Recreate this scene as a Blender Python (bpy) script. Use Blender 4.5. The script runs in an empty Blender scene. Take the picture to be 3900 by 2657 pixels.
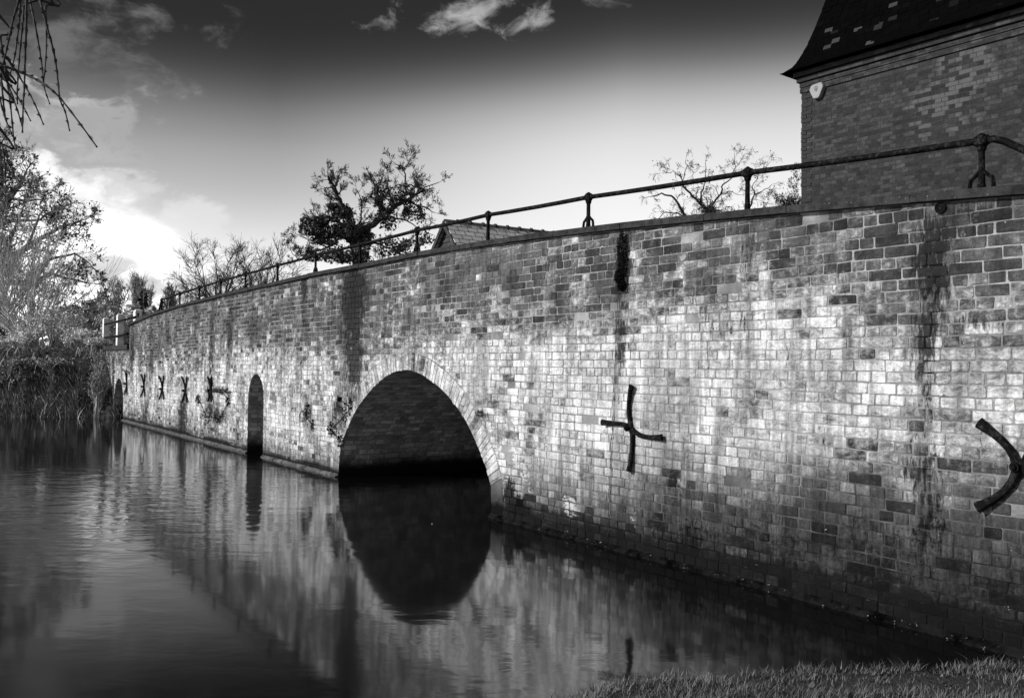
import bpy, math, random
import numpy as np
from mathutils import Vector, Matrix, noise as mnoise
R_ = math.radians
sc = bpy.context.scene
# ------------------------------------------------------------------ camera
F_PX, CX, CY = 3400.0, 1950.0, 1328.5      # focal length in photo pixels, photo centre
CAM = Vector((0, 0, 1.5)); PITCH = R_(1.32); ROLL = R_(0.8)
Fw = Vector((0, math.cos(PITCH), math.sin(PITCH)))
U0 = Vector((0, -math.sin(PITCH), math.cos(PITCH))); R0 = Vector((1, 0, 0))
Up = U0*math.cos(ROLL) - R0*math.sin(ROLL); Rt = R0*math.cos(ROLL) + U0*math.sin(ROLL)
cam_d = bpy.data.cameras.new('camera'); cam = bpy.data.objects.new('camera', cam_d)
sc.collection.objects.link(cam); sc.camera = cam
cam_d.sensor_width = 36; cam_d.lens = 36*F_PX/3900; cam_d.clip_start = .05; cam_d.clip_end = 3000
cam.matrix_world = Matrix(((Rt.x, Up.x, -Fw.x, CAM.x), (Rt.y, Up.y, -Fw.y, CAM.y), (Rt.z, Up.z, -Fw.z, CAM.z), (0, 0, 0, 1)))
def ray(x, y): return (Fw + Rt*((x-CX)/F_PX) + Up*((CY-y)/F_PX))
def on_z(x, y, z=0.0):
    d = ray(x, y); t = (z-CAM.z)/d.z; return CAM + d*t
def at_y(x, y, Y):
    d = ray(x, y); return CAM + d*(Y/d.y)
D = 3900/2324.0                              # survey pixels -> photo pixels
# wall frame: u along the river wall (to the right), w towards the river, z up
A_ = on_z(490, 1606); B_ = on_z(1866, 1967)
Ev = (B_-A_).normalized(); Nv = Vector((Ev.y, -Ev.x, 0))
if (CAM-A_).dot(Nv) < 0: Nv = -Nv
P0 = Vector((A_.x, A_.y, 0))
def W(u, z, w=0.0): return P0 + Ev*u + Nv*w + Vector((0, 0, z))
def uz(x, y, w=0.0):
    d = ray(x, y); o = P0 + Nv*w
    t = (o-CAM).dot(Nv)/d.dot(Nv); p = CAM+d*t
    return (p-P0).dot(Ev), p.z
# ------------------------------------------------------------------ light
sun_dir = (Nv*0.92 - Ev*0.27).normalized()*math.cos(R_(28)) + Vector((0, 0, math.sin(R_(28))))
SUN_AZ = math.atan2(sun_dir.x, sun_dir.y)
sl = bpy.data.lights.new('sun', 'SUN'); sl.energy = 5.0; sl.angle = R_(0.5); sl.color = (1, 1, 1)
so = bpy.data.objects.new('sun', sl); sc.collection.objects.link(so)
so.rotation_euler = (-sun_dir).to_track_quat('-Z', 'Y').to_euler()
sc.view_settings.view_transform = 'Standard'; sc.view_settings.look = 'None'
sc.view_settings.gamma = 1; sc.view_settings.exposure = 0.0

# ------------------------------------------------------------------ node helper
class NT:
    def __init__(s, tree): s.t = tree; s.n = tree.nodes; s.l = tree.links
    def put(s, sock, v):
        if isinstance(v, bpy.types.NodeSocket): s.l.new(v, sock)
        elif v is not None: sock.default_value = v
    def m(s, op, a=None, b=None, c=None, clamp=False):
        n = s.n.new('ShaderNodeMath'); n.operation = op; n.use_clamp = clamp
        for i, v in enumerate((a, b, c)):
            if v is not None: s.put(n.inputs[i], v)
        return n.outputs[0]
    def add(s, a, b): return s.m('ADD', a, b)
    def sub(s, a, b): return s.m('SUBTRACT', a, b)
    def mul(s, a, b): return s.m('MULTIPLY', a, b)
    def ss(s, x, lo, hi):
        n = s.n.new('ShaderNodeMapRange'); n.interpolation_type = 'SMOOTHSTEP'
        s.put(n.inputs[0], x); n.inputs[1].default_value = lo; n.inputs[2].default_value = hi
        n.inputs[3].default_value = 0; n.inputs[4].default_value = 1; return n.outputs[0]
    def mix(s, f, a, b):
        n = s.n.new('ShaderNodeMix'); n.data_type = 'FLOAT'
        s.put(n.inputs[0], f); s.put(n.inputs[2], a); s.put(n.inputs[3], b); return n.outputs[0]
    def grey(s, v):
        n = s.n.new('ShaderNodeCombineXYZ'); [s.put(n.inputs[i], v) for i in range(3)]; return n.outputs[0]
    def noise(s, vec, scale, detail=4, rough=.6, dist=0.0):
        n = s.n.new('ShaderNodeTexNoise'); s.put(n.inputs['Vector'], vec); n.inputs['Scale'].default_value = scale
        n.inputs['Detail'].default_value = detail; n.inputs['Roughness'].default_value = rough
        n.inputs['Distortion'].default_value = dist; return n.outputs[0]
    def scale(s, vec, sx, sy, sz, off=(0, 0, 0)):
        n = s.n.new('ShaderNodeMapping'); s.put(n.inputs[0], vec); n.inputs['Scale'].default_value = (sx, sy, sz)
        n.inputs['Location'].default_value = off; return n.outputs[0]
    def sep(s, vec):
        n = s.n.new('ShaderNodeSeparateXYZ'); s.put(n.inputs[0], vec); return n.outputs
    def comb(s, x, y, z=0.0):
        n = s.n.new('ShaderNodeCombineXYZ'); s.put(n.inputs[0], x); s.put(n.inputs[1], y); s.put(n.inputs[2], z); return n.outputs[0]
    def ramp(s, fac, stops):
        n = s.n.new('ShaderNodeValToRGB'); s.put(n.inputs[0], fac); cr = n.color_ramp
        while len(cr.elements) < len(stops): cr.elements.new(.5)
        for e, (p, v) in zip(cr.elements, stops): e.position = p; e.color = (v, v, v, 1)
        cr.interpolation = 'B_SPLINE'
        r = s.n.new('ShaderNodeRGBToBW'); s.l.new(n.outputs[0], r.inputs[0]); return r.outputs[0]
    def attr(s, name):
        n = s.n.new('ShaderNodeAttribute'); n.attribute_name = name; return n.outputs['Color'], n.outputs['Fac']
    def bump(s, h, strength=1.0, dist=.01, normal=None):
        n = s.n.new('ShaderNodeBump'); s.put(n.inputs['Height'], h); n.inputs['Strength'].default_value = strength
        n.inputs['Distance'].default_value = dist
        if normal is not None: s.put(n.inputs['Normal'], normal)
        return n.outputs[0]
def mat(name, fn, rough=.85, spec=.3):
    m_ = bpy.data.materials.new(name); m_.use_nodes = True; t = NT(m_.node_tree)
    b = m_.node_tree.nodes['Principled BSDF']; b.inputs['Roughness'].default_value = rough
    b.inputs['Specular IOR Level'].default_value = spec
    col, nrm = fn(t, b); t.put(b.inputs['Base Color'], t.grey(col) if not isinstance(col, tuple) else col)
    if nrm is not None: t.put(b.inputs['Normal'], nrm)
    return m_
def s2l(v): return v/12.92 if v <= .04045 else ((v+.055)/1.055)**2.4

# ------------------------------------------------------------------ sky (world): daylight through a deep red filter
wd = bpy.data.worlds.new('World'); sc.world = wd; wd.use_nodes = True
t = NT(wd.node_tree); bg = wd.node_tree.nodes['Background']
sky = t.n.new('ShaderNodeTexSky'); sky.sky_type = 'NISHITA'; sky.sun_disc = False
sky.sun_elevation = R_(28); sky.sun_rotation = SUN_AZ; sky.air_density = 1; sky.dust_density = 1
bw = t.n.new('ShaderNodeRGBToBW'); t.l.new(sky.outputs[0], bw.inputs[0])
tc = t.n.new('ShaderNodeTexCoord'); gen = tc.outputs['Generated']
sx, sy, sz = t.sep(gen)[:3]
az = t.m('ARCTAN2', sx, sy); el = t.m('ARCSINE', sz)
elp = t.add(el, t.m('MINIMUM', t.m('MAXIMUM', t.mul(t.sub(.12, az), .13), 0.0), .05))
stops = [(-5, .6), (0, .90), (5, .98), (10, .95), (12.5, .92), (14.5, .87), (16.0, .79), (17.2, .69), (18.2, .57), (19.2, .43), (20.4, .29), (21.6, .22), (23, .185), (27, .165), (34, .14), (60, .10)]
mx = 60.0
base = t.ramp(t.mul(t.add(elp, R_(5)), 1/R_(mx+5)), [((a+5)/(mx+5), s2l(v)) for a, v in stops])
base = t.mul(base, t.add(.93, t.mul(t.m('MINIMUM', bw.outputs[0], 12.0), .03)))
base = t.mul(base, t.sub(1.0, t.mul(t.mul(t.ss(t.sub(.12, az), .0, .42), .38), t.mul(t.ss(el, .09, .21), t.sub(1.0, t.ss(el, .24, .33))))))
cn_v = t.comb(az, t.mul(el, 1.8), 0.0)
warp = t.noise(cn_v, 6, 3, .6)
cn = t.noise(t.comb(t.add(az, t.mul(warp, .10)), t.mul(t.add(el, t.mul(warp, .05)), 1.8), 2.0), 14, 7, .62)
cn2 = t.noise(t.comb(az, t.mul(el, 2.6), 7.0), 30, 5, .65, .6)
def cloud(base, x, y, rx, ry, v, alpha, lo=.35, hi=.65, nz=1.5, rot=0.0, nsrc=None):
    d = ray(x*D, y*D).normalized(); a0 = math.atan2(d.x, d.y); e0 = math.asin(d.z)
    da = t.sub(az, a0); de = t.sub(el, e0); c, s_ = math.cos(rot), math.sin(rot)
    a1 = t.mul(t.add(t.mul(da, c), t.mul(de, s_)), 2026/rx); e1 = t.mul(t.sub(t.mul(de, c), t.mul(da, s_)), 2026/ry)
    r = t.m('SQRT', t.add(t.mul(a1, a1), t.mul(e1, e1)))
    m_ = t.sub(1.0, r); k = t.add(m_, t.mul(t.sub(nsrc or cn, .5), nz))
    c_ = t.mul(t.mul(t.ss(k, lo, hi), alpha), t.ss(m_, -.35, .1))
    return t.mix(c_, base, s2l(v))
CL = [(900, 12, 110, 60, .62, .8, .45, 1.2, 4.0, .5), (1060, 45, 160, 75, .74, .9, .4, 1.15, 3.4, .1),
      (1225, 55, 150, 66, .72, .85, .45, 1.3, 4.2, .3), (1375, 2, 110, 36, .5, .7, .35, 1.2, 3.6, 0),
      (180, 120, 330, 170, .46, .9, .3, 1.3, 4.0, .1), (300, 225, 170, 60, .50, .7, .3, 1.2, 4.0, .1),
      (110, 305, 225, 130, .74, 1.0, .12, .36, 2.6, -.2), (200, 310, 230, 110, .66, .9, .2, .75, 3.6, .2),
      (150, 390, 230, 80, .70, .8, .2, .8, 3.0, 0),
      (205, 500, 250, 140, .84, 1.0, .15, .40, 1.8, 0), (415, 520, 110, 95, .90, .8, .15, .45, 1.8, 0), (235, 525, 190, 110, 1.12, 1.0, .10, .95, 1.8, 0), (60, 480, 200, 150, 1.0, 1.0, .2, .5, 1.5, 0),
      (330, 645, 300, 60, .66, .85, .2, 1.0, 3.0, 0), (215, 600, 110, 40, .66, .8, .1, .8, 2.6, .1), (290, 590, 100, 24, .74, .7, .3, 1.1, 3.0, .15), (60, 225, 130, 60, .42, .7, .3, 1.1, 3.0, .2)]
for c in CL: base = cloud(base, *c[:10][:6], c[6], c[7], c[8], c[9])
# broken cloud over the rest of the sky, out of this view
glow = t.mul(t.mul(t.ss(t.mul(az, -1), .28, .60), t.sub(1.0, t.ss(el, .10, .17))), t.ss(el, -.02, .03)); base = t.mul(base, t.add(1.0, t.mul(glow, 1.3)))
far = t.ss(t.m('ABSOLUTE', az), .62, .9)
base = t.mix(t.mul(t.mul(far, t.ss(cn, .5, .75)), .7), base, .32)
wstr = .10
t.put(bg.inputs[0], t.grey(t.mul(base, 1/wstr))); bg.inputs[1].default_value = wstr

# ------------------------------------------------------------------ object helpers
def tag(o, label=None, cat=None, group=None, kind=None):
    if label: o['label'] = label
    if cat: o['category'] = cat
    if group: o['group'] = group
    if kind: o['kind'] = kind
    return o
def empty(name, loc, label=None, cat=None, group=None):
    o = bpy.data.objects.new(name, None); sc.collection.objects.link(o); o.location = loc
    o.empty_display_size = .1
    return tag(o, label, cat, group)
class MB:
    def __init__(s): s.v = []; s.f = []; s.mi = []; s.uv = []; s.at = {}; s.sm = []
    def vert(s, p, uv=(0, 0), **at):
        s.v.append(tuple(p)); s.uv.append(uv)
        for k, val in at.items(): s.at.setdefault(k, {})[len(s.v)-1] = val
        return len(s.v)-1
    def face(s, ids, mi=0, smooth=False): s.f.append(tuple(ids)); s.mi.append(mi); s.sm.append(smooth)
    def box(s, c, ax, ay, az_, mi=0):
        """box centred at c with half vectors"""
        c = Vector(c); ids = []
        for i in (-1, 1):
            for j in (-1, 1):
                for k in (-1, 1): ids.append(s.vert(c+ax*i+ay*j+az_*k))
        for q in ((0, 1, 3, 2), (4, 6, 7, 5), (0, 4, 5, 1), (2, 3, 7, 6), (0, 2, 6, 4), (1, 5, 7, 3)):
            s.face([ids[a] for a in q], mi)
    def tube(s, pts, rad, n=6, mi=0, cap=True, smooth=True, **at):
        pts = [Vector(p) for p in pts]
        if not hasattr(rad, '__len__'): rad = [rad]*len(pts)
        rings = []; prev = None
        for i, p in enumerate(pts):
            d = (pts[min(i+1, len(pts)-1)]-pts[max(i-1, 0)])
            if d.length < 1e-9: d = Vector((0, 0, 1))
            d.normalize()
            if prev is None: a = d.orthogonal().normalized()
            else:
                a = prev - d*prev.dot(d)
                a = a.normalized() if a.length > 1e-6 else d.orthogonal().normalized()
            prev = a; b = d.cross(a)
            rings.append([s.vert(p+(a*math.cos(2*math.pi*k/n)+b*math.sin(2*math.pi*k/n))*rad[i], **at) for k in range(n)])
        for r0, r1 in zip(rings, rings[1:]):
            for k in range(n): s.face((r0[k], r0[(k+1) % n], r1[(k+1) % n], r1[k]), mi, smooth)
        if cap and n > 2: s.face(rings[0][::-1], mi); s.face(rings[-1], mi)
    def build(s, name, mats, parent=None):
        me = bpy.data.meshes.new(name); me.from_pydata(s.v, [], s.f); 
        if not isinstance(mats, (list, tuple)): mats = [mats]
        for m_ in mats: me.materials.append(m_)
        me.polygons.foreach_set('material_index', s.mi); me.polygons.foreach_set('use_smooth', s.sm)
        ul = me.uv_layers.new(name='UVMap'); li = np.empty(len(me.loops), dtype=np.int32); me.loops.foreach_get('vertex_index', li)
        ul.data.foreach_set('uv', np.array(s.uv, dtype=np.float32)[li].ravel())
        for k, dct in s.at.items():
            ca = me.color_attributes.new(k, 'FLOAT_COLOR', 'POINT'); arr = np.zeros((len(s.v), 4), dtype=np.float32); arr[:, 3] = 1
            idx = np.fromiter(dct.keys(), dtype=np.int64); vals = np.array(list(dct.values()), dtype=np.float32)
            arr[idx, :3] = vals; ca.data.foreach_set('color', arr.ravel())
        me.update(); o = bpy.data.objects.new(name, me); sc.collection.objects.link(o)
        if parent is not None:
            o.parent = parent; o.matrix_parent_inverse = parent_inv(parent)
        return o
def parent_inv(p):
    M = Matrix.Translation(p.location) if p.parent is None else Matrix.Identity(4)
    return M.inverted()
def lerp(a, b, f): return a+(b-a)*f
def sst(x, a, b):
    f = max(0, min(1, (x-a)/(b-a))) if a != b else float(x > a); return f*f*(3-2*f)
def interp(x, pts):
    if x <= pts[0][0]: return pts[0][1]
    for (x0, y0), (x1, y1) in zip(pts, pts[1:]):
        if x <= x1: return lerp(y0, y1, (x-x0)/(x1-x0))
    return pts[-1][1]
def fbm(x, y, z=0, o=4):
    return mnoise.fractal(Vector((x, y, z)), 1.0, 2.0, o)

# ------------------------------------------------------------------ materials
def obj_co(t):
    n = t.n.new('ShaderNodeTexCoord'); return n.outputs['Object']
def uv_co(t):
    n = t.n.new('ShaderNodeTexCoord'); return n.outputs['UV']
def brick_fn(t, b):
    uv = uv_co(t); a1, _ = t.attr('wear'); a2, _ = t.attr('damp')  # wear and damp also carry painted brightness and corner shading
    tone, lit_lime, stain_and_hole = t.sep(a1)[:3]; moss, whit, _ = t.sep(a2)[:3]  # lime and moss channels also carry painted brightness and dimming
    nb = t.noise(uv, 2.2, 6, .65); nf = t.noise(uv, 60, 6, .75); nm0 = t.noise(t.scale(uv, 13, 22, 1), 1.0, 7, .72, .6); nm = t.m('ADD', t.mul(t.sub(nm0, .5), 1.9), .5, clamp=True)
    nv = t.noise(t.scale(uv, 9, 1.3, 1), 1.0, 5, .6, .3); nvf = t.noise(t.scale(uv, 40, 9, 1), 1.0, 5, .7, .4)
    base = t.mix(tone, .030, .235)
    base = t.mul(base, t.add(.35, t.mul(nf, 1.3))); base = t.mul(base, t.add(.35, t.mul(nm, 1.3)))
    sm = t.mul(t.ss(t.noise(uv, 24, 6, .75, .8), .56, .66), t.ss(nb, .38, .62)); base = t.mix(t.mul(sm, .75), base, t.mix(nf, .22, .42))
    lm = t.add(lit_lime, t.add(t.mul(t.sub(nb, .5), 1.1), t.add(t.mul(t.sub(nv, .5), .7), t.mul(t.sub(nm, .5), .9))))
    lm = t.add(lm, t.mul(t.sub(tone, .5), .62))
    lm = t.ss(lm, .12, 1.05)
    lcol = t.mul(t.mix(t.ss(nf, .3, .7), .52, .86), t.mul(t.add(.52, t.mul(nm, .86)), t.mix(tone, .80, 1.16)))
    run = t.noise(t.scale(uv, 7, .55, 1), 1.0, 6, .65, .25); runf = t.noise(t.scale(uv, 30, 1.6, 1), 1.0, 4, .6)
    c = t.mix(t.mul(lm, .92), base, lcol)
    c = t.mul(c, t.mix(t.ss(run, .34, .60), .55, 1.12)); c = t.mul(c, t.mix(t.ss(runf, .36, .62), .82, 1.06))
    st = t.add(t.mul(stain_and_hole, 1.2), t.mul(t.ss(stain_and_hole, .02, .2), t.add(t.mul(t.sub(nvf, .5), 2.6), t.add(t.mul(t.sub(runf, .5), 1.2), t.mul(t.sub(nm, .5), 1.0)))))
    st = t.ss(st, .22, .92); c = t.mix(t.mul(st, .96), c, t.mix(nf, .006, .028))
    ms = t.add(moss, t.mul(t.ss(moss, .02, .2), t.add(t.mul(t.sub(nb, .5), 1.1), t.add(t.mul(t.sub(nm, .5), .8), t.mul(t.sub(nvf, .5), .7)))))  # moss also carries the painted corner shading
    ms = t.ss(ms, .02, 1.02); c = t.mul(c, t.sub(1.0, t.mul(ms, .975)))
    wh = t.ss(t.add(whit, t.mul(t.sub(nm, .5), 1.6)), .5, .9); c = t.mix(t.mul(wh, .8), c, t.mix(nf, .4, .8))
    c = t.mul(c, t.mix(t.ss(nb, .36, .60), .66, 1.04)); sp = t.ss(t.noise(uv, 30, 5, .8, .5), .56, .68); c = t.mul(c, t.sub(1.0, t.mul(t.mul(sp, t.ss(t.noise(uv, 3.1, 4, .6), .40, .62)), .62)))
    # lichen dots
    vo = t.n.new('ShaderNodeTexVoronoi'); t.put(vo.inputs['Vector'], uv); vo.inputs['Scale'].default_value = 34
    dots = t.mul(t.ss(t.mul(vo.outputs['Distance'], -1), -.16, -.08), t.ss(t.noise(uv, 5, 3, .5), .60, .72))
    c = t.mix(t.mul(dots, .8), c, .55)
    h = t.add(t.mul(nf, .7), t.add(t.mul(nm, .8), t.mul(nvf, .5)))
    return c, t.bump(h, 1.0, .011)
def mortar_fn(t, b):
    uv = uv_co(t); a1, _ = t.attr('wear'); a2, _ = t.attr('damp'); tone, lit_lime, stain_and_hole = t.sep(a1)[:3]; moss = t.sep(a2)[0]  # brightening and dimming painted in as on the bricks
    nf = t.noise(uv, 70, 5, .7); nm = t.noise(uv, 7, 5, .65); nb = t.noise(uv, 1.7, 4, .6)
    nvf = t.noise(t.scale(uv, 40, 9, 1), 1.0, 5, .7, .4)
    c = t.mul(t.mix(t.ss(nb, .35, .65), .10, .42), t.add(.45, t.mul(nf, .9)))
    c = t.mul(c, t.add(.5, nm))
    c = t.mix(t.mul(lit_lime, .5), c, t.mix(nm, .12, .42))
    st = t.ss(t.add(stain_and_hole, t.add(t.mul(t.sub(nvf, .5), 1.2), t.mul(t.sub(nm, .5), 1.0))), .3, .75)
    c = t.mix(st, c, .008)
    ms = t.ss(t.add(moss, t.mul(t.sub(nm, .5), .8)), .02, .9); c = t.mul(c, t.sub(1.0, t.mul(ms, .975)))  # moss also carries the painted corner shading
    return c, t.bump(t.add(nf, nm), 1.0, .012)
M = {}
M['brick'] = mat('weathered brick', brick_fn, .9, .2)
M['mortar'] = mat('lime mortar', mortar_fn, .95, .1)
def brick_tex_fn(lo, hi, mort, sc_=1.0, moss=False, white=None, bs=.5):
    def fn(t, b):
        uv = uv_co(t); uvw = t.n.new('ShaderNodeVectorMath'); uvw.operation = 'ADD'
        nn = t.noise(uv, 6, 3, .6); t.put(uvw.inputs[0], uv); t.put(uvw.inputs[1], t.comb(t.mul(t.sub(nn, .5), .03), t.mul(t.sub(nn, .5), .02)))
        br = t.n.new('ShaderNodeTexBrick'); t.put(br.inputs['Vector'], uvw.outputs[0])
        br.inputs['Color1'].default_value = (0, 0, 0, 1); br.inputs['Color2'].default_value = (1, 1, 1, 1); br.inputs['Mortar'].default_value = (.5, .5, .5, 1)
        br.inputs['Scale'].default_value = 1; br.inputs['Brick Width'].default_value = .225*sc_; br.inputs['Row Height'].default_value = .075*sc_
        br.inputs['Mortar Size'].default_value = .006*sc_; br.inputs['Mortar Smooth'].default_value = .35; br.squash = .5; br.squash_frequency = 2
        bwn = t.n.new('ShaderNodeRGBToBW'); t.l.new(br.outputs['Color'], bwn.inputs[0])
        nf = t.noise(uv, 40, 5, .75); nb = t.noise(uv, 1.4, 5, .6); nk = t.noise(t.scale(uv, 9, 16, 1), 1.0, 6, .75, .6)
        c = t.mix(t.m('POWER', bwn.outputs[0], 1.5), lo, hi); c = t.mul(c, t.add(.3, t.mul(nf, 1.4))); c = t.mul(c, t.add(.45, t.mul(nb, 1.1))); c = t.mul(c, t.m('ADD', t.mul(t.sub(nk, .5), 2.6), 1.0, clamp=False)); c = t.m('MAXIMUM', c, .01)
        c = t.mix(t.mul(t.ss(t.noise(uv, 11, 6, .75, .9), .56, .66), .6), c, t.mul(mort, t.add(.6, t.mul(nf, 1.2))))
        if white:
            u, v = t.sep(uv)[:2]
            for (u0, v0, ru, rv) in white:
                m_ = t.sub(1.0, t.m('MAXIMUM', t.m('ABSOLUTE', t.mul(t.sub(u, u0), 1/ru)), t.m('ABSOLUTE', t.mul(t.sub(v, v0), 1/rv))))
                k = t.mul(t.ss(t.add(m_, t.mul(t.sub(t.noise(uv, 3.5, 3, .6), .5), 2.2)), .0, .5), t.ss(bwn.outputs[0], .38, .55))
                c = t.mix(t.mul(k, .85), c, t.mul(.095, t.add(.5, t.mul(nf, .9))))
        c = t.mix(t.mul(br.outputs['Fac'], t.ss(t.noise(uv, 5, 4, .6), .35, .6)), c, mort)
        if moss:
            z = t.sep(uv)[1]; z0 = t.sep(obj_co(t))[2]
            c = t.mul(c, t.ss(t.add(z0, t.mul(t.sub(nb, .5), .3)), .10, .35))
        h = t.add(t.mul(br.outputs['Fac'], -1.0), t.mul(nf, .5))
        return c, t.bump(h, .8, .012)
    return fn
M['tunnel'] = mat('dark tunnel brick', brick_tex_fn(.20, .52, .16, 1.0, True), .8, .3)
def stone_fn(lo, hi, s=12):
    def fn(t, b):
        co = obj_co(t); n1 = t.noise(co, s, 6, .7); n2 = t.noise(co, 1.8, 4, .6); n3 = t.noise(co, s*5, 3, .6)
        c = t.mix(t.ss(n1, .3, .7), lo, hi); c = t.mul(c, t.add(.6, t.mul(n2, .8)))
        c = t.mix(t.mul(t.ss(n3, .66, .72), .5), c, .45)
        return c, t.bump(t.add(n1, t.mul(n3, .5)), .7, .01)
    return fn
M['coping'] = mat('lichened coping stone', stone_fn(.010, .042), .9, .2)
M['coping_end'] = mat('dark wet stone', stone_fn(.015, .05), .9, .2)
M['ledge'] = mat('mossy ledge', stone_fn(.004, .12, 9), .9, .3)
def iron_fn(t, b):
    co = obj_co(t); n = t.noise(co, 30, 6, .7); n2 = t.noise(co, 6, 3)
    return t.mul(t.mix(t.ss(n, .48, .68), .0015, .030), t.add(.5, n2)), t.bump(n, .8, .005)
M['iron'] = mat('old black painted iron', iron_fn, .7, .08)
M['iron_light'] = mat('rusted iron', stone_fn(.06, .22, 25), .8, .3)
M['white_post'] = mat('whitewashed concrete', stone_fn(.55, .85, 10), .8, .2)
M['road'] = mat('road surface', stone_fn(.05, .09, 20), .9, .2)
M['wood'] = mat('tarred weatherboard', stone_fn(.02, .06, 8), .8, .2)
def bark_fn(lo, hi):
    def fn(t, b):
        co = obj_co(t); n = t.noise(t.scale(co, 6, 6, 1.5), 1.5, 5, .7)
        return t.mix(n, lo, hi), t.bump(n, .6, .02)
    return fn
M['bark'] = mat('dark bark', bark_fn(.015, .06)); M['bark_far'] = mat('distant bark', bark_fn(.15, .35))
M['bark_pale'] = mat('pale willow bark', bark_fn(.30, .62)); M['bark_mid'] = mat('grey twig bark', bark_fn(.22, .55))
def leaf_fn(lo, hi, s=1.2):
    def fn(t, b):
        g = t.n.new('ShaderNodeNewGeometry'); r = g.outputs['Random Per Island']; n = t.noise(obj_co(t), s, 3, .6)
        return t.mul(t.mix(r, lo, hi), t.add(.5, n)), None
    return fn
M['leaf'] = mat('ivy leaves', leaf_fn(.015, .09), .6, .35); M['leaf_dark'] = mat('dark leaves', leaf_fn(.02, .09), .6, .2)
M['leaf_far'] = mat('far foliage', leaf_fn(.35, .75), .8, .2); M['leaf_pale'] = mat('pale dry leaves', leaf_fn(.45, .9), .8, .2)  # far foliage kept pale in colour to stand for haze
M['leaf_bank'] = mat('autumn leaves', leaf_fn(.025, .20, .6), .7, .2)
M['leaf_wet'] = mat('black damp leaves', leaf_fn(.003, .014), .9, .03)
M['grass'] = mat('lawn grass', leaf_fn(.012, .22, 2.5), .7, .2); M['bramble'] = mat('bank grass', leaf_fn(.04, .38, .8), .8, .2)
M['reed'] = mat('dry grass', leaf_fn(.16, .50), .8, .2)
def soil_fn(t, b):
    co = obj_co(t); n = t.noise(co, 3, 6, .7); n2 = t.noise(co, 40, 4, .7)
    return t.mul(t.mix(n, .015, .07), t.add(.5, n2)), t.bump(n2, .8, .03)
M['ground'] = mat('turf and soil', soil_fn, .95, .1)
def water_fn(t, b):
    g = t.n.new('ShaderNodeNewGeometry'); co = g.outputs['Position']
    b.inputs['IOR'].default_value = 1.85; b.inputs['Specular IOR Level'].default_value = .5
    n1 = t.noise(t.scale(co, 1, 1.6, 1), 2.2, 3, .5, .3); n2 = t.noise(t.scale(co, .7, 1.3, 1), 9, 2, .5); n0 = t.noise(co, .35, 2, .5)
    x, y, _ = t.sep(co)[:3]
    amp = t.add(.07, t.mul(t.ss(n0, .42, .66), .28))
    # a livelier patch out in the open water
    dx = t.mul(t.add(x, 4.6), 1/3.5); dy = t.mul(t.sub(y, 10.5), 1/4.5)
    pat = t.ss(t.sub(1.0, t.add(t.mul(dx, dx), t.mul(dy, dy))), .0, 1.0)
    amp = t.add(amp, t.mul(pat, .7))
    h = t.mul(t.add(n1, t.mul(n2, .12)), amp)
    return .003, t.bump(h, 1.0, .012)
M['water'] = mat('river water', water_fn, .07, .5)

# ------------------------------------------------------------------ bridge geometry data
def prof(pts): return [uz(x*D, y*D) for x, y in pts]
cop_top = prof([(290, 736), (345, 712), (400, 694), (500, 668), (600, 645), (715, 619), (830, 597), (960, 570), (1100, 547), (1250, 527), (1400, 508), (1600, 487), (1800, 467), (2060, 443), (2324, 421)])
U_L = uz(290*D, 957*D)[0]; U_LL = uz(234*D, 950*D)[0]; U_R = uz(3900, 2200)[0]+4.2
cop_top.append((U_R-1.5, cop_top[-1][1]-.25)); cop_top.append((U_R, cop_top[-1][1]-.25))
Z_LOW = uz(262*D, 784*D)[1]
COP_T = .055
def ztop(u): return interp(u, cop_top) if u >= U_L else Z_LOW
arch_px = [(200, 1300), (213, 1110), (222, 1010), (248, 935), (280, 870), (318, 775), (360, 690), (408, 622), (460, 560), (525, 484), (600, 420), (660, 382), (720, 362), (780, 354), (840, 362), (900, 385), (950, 413), (1000, 450), (1050, 487), (1100, 530), (1150, 582), (1200, 640), (1250, 710), (1300, 790), (1350, 890), (1400, 1000), (1450, 1120), (1500, 1260), (1515, 1350)]
arch = [uz(1200+x/2.2612, 1250+y/2.2612) for x, y in arch_px]
def smooth(pts, k=2):
    for _ in range(k):
        pts = [pts[0]] + [((a[0]+2*b[0]+c[0])/4, (a[1]+2*b[1]+c[1])/4) for a, b, c in zip(pts, pts[1:], pts[2:])] + [pts[-1]]
    return pts
def resample(pts, n):
    L = [0]
    for a, b in zip(pts, pts[1:]): L.append(L[-1]+math.hypot(b[0]-a[0], b[1]-a[1]))
    out = []
    for i in range(n):
        s = L[-1]*i/(n-1); out.append((interp(s, list(zip(L, [p[0] for p in pts]))), interp(s, list(zip(L, [p[1] for p in pts])))))
    return out
arch = smooth(resample(arch, 60), 3)
def mono(pts):  # keep u increasing so a height function exists
    out = []; last = -1e9
    for u, z in pts:
        if u <= last: u = last+.002
        out.append((u, z)); last = u
    return out
arch = mono([(arch[0][0]-.001, -.6)] + arch + [(arch[-1][0]+.001, -.6)])
def niche(xl, xr, ytop, cyj):
    ul = uz(xl*D, 960*D)[0]; ur = uz(xr*D, 960*D)[0]; xm = (xl+xr)/2
    zt = uz(xm*D, ytop*D)[1]; r = (ur-ul)/2; um = (ul+ur)/2; rise = min(r*1.15, zt-.3)
    pts = [(ul-.001, -.6), (ul, zt-rise)]
    for k in range(1, 12):
        a = math.pi*(1-k/12); pts.append((um+r*math.cos(a), zt-rise+rise*math.sin(a)))
    pts += [(ur, zt-rise), (ur+.001, -.6)]
    return mono(pts)
n_small = niche(257.5, 279, 858, 0); n_tall = niche(563, 598, 848, 0)
openings = [n_small, n_tall, arch]
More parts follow.
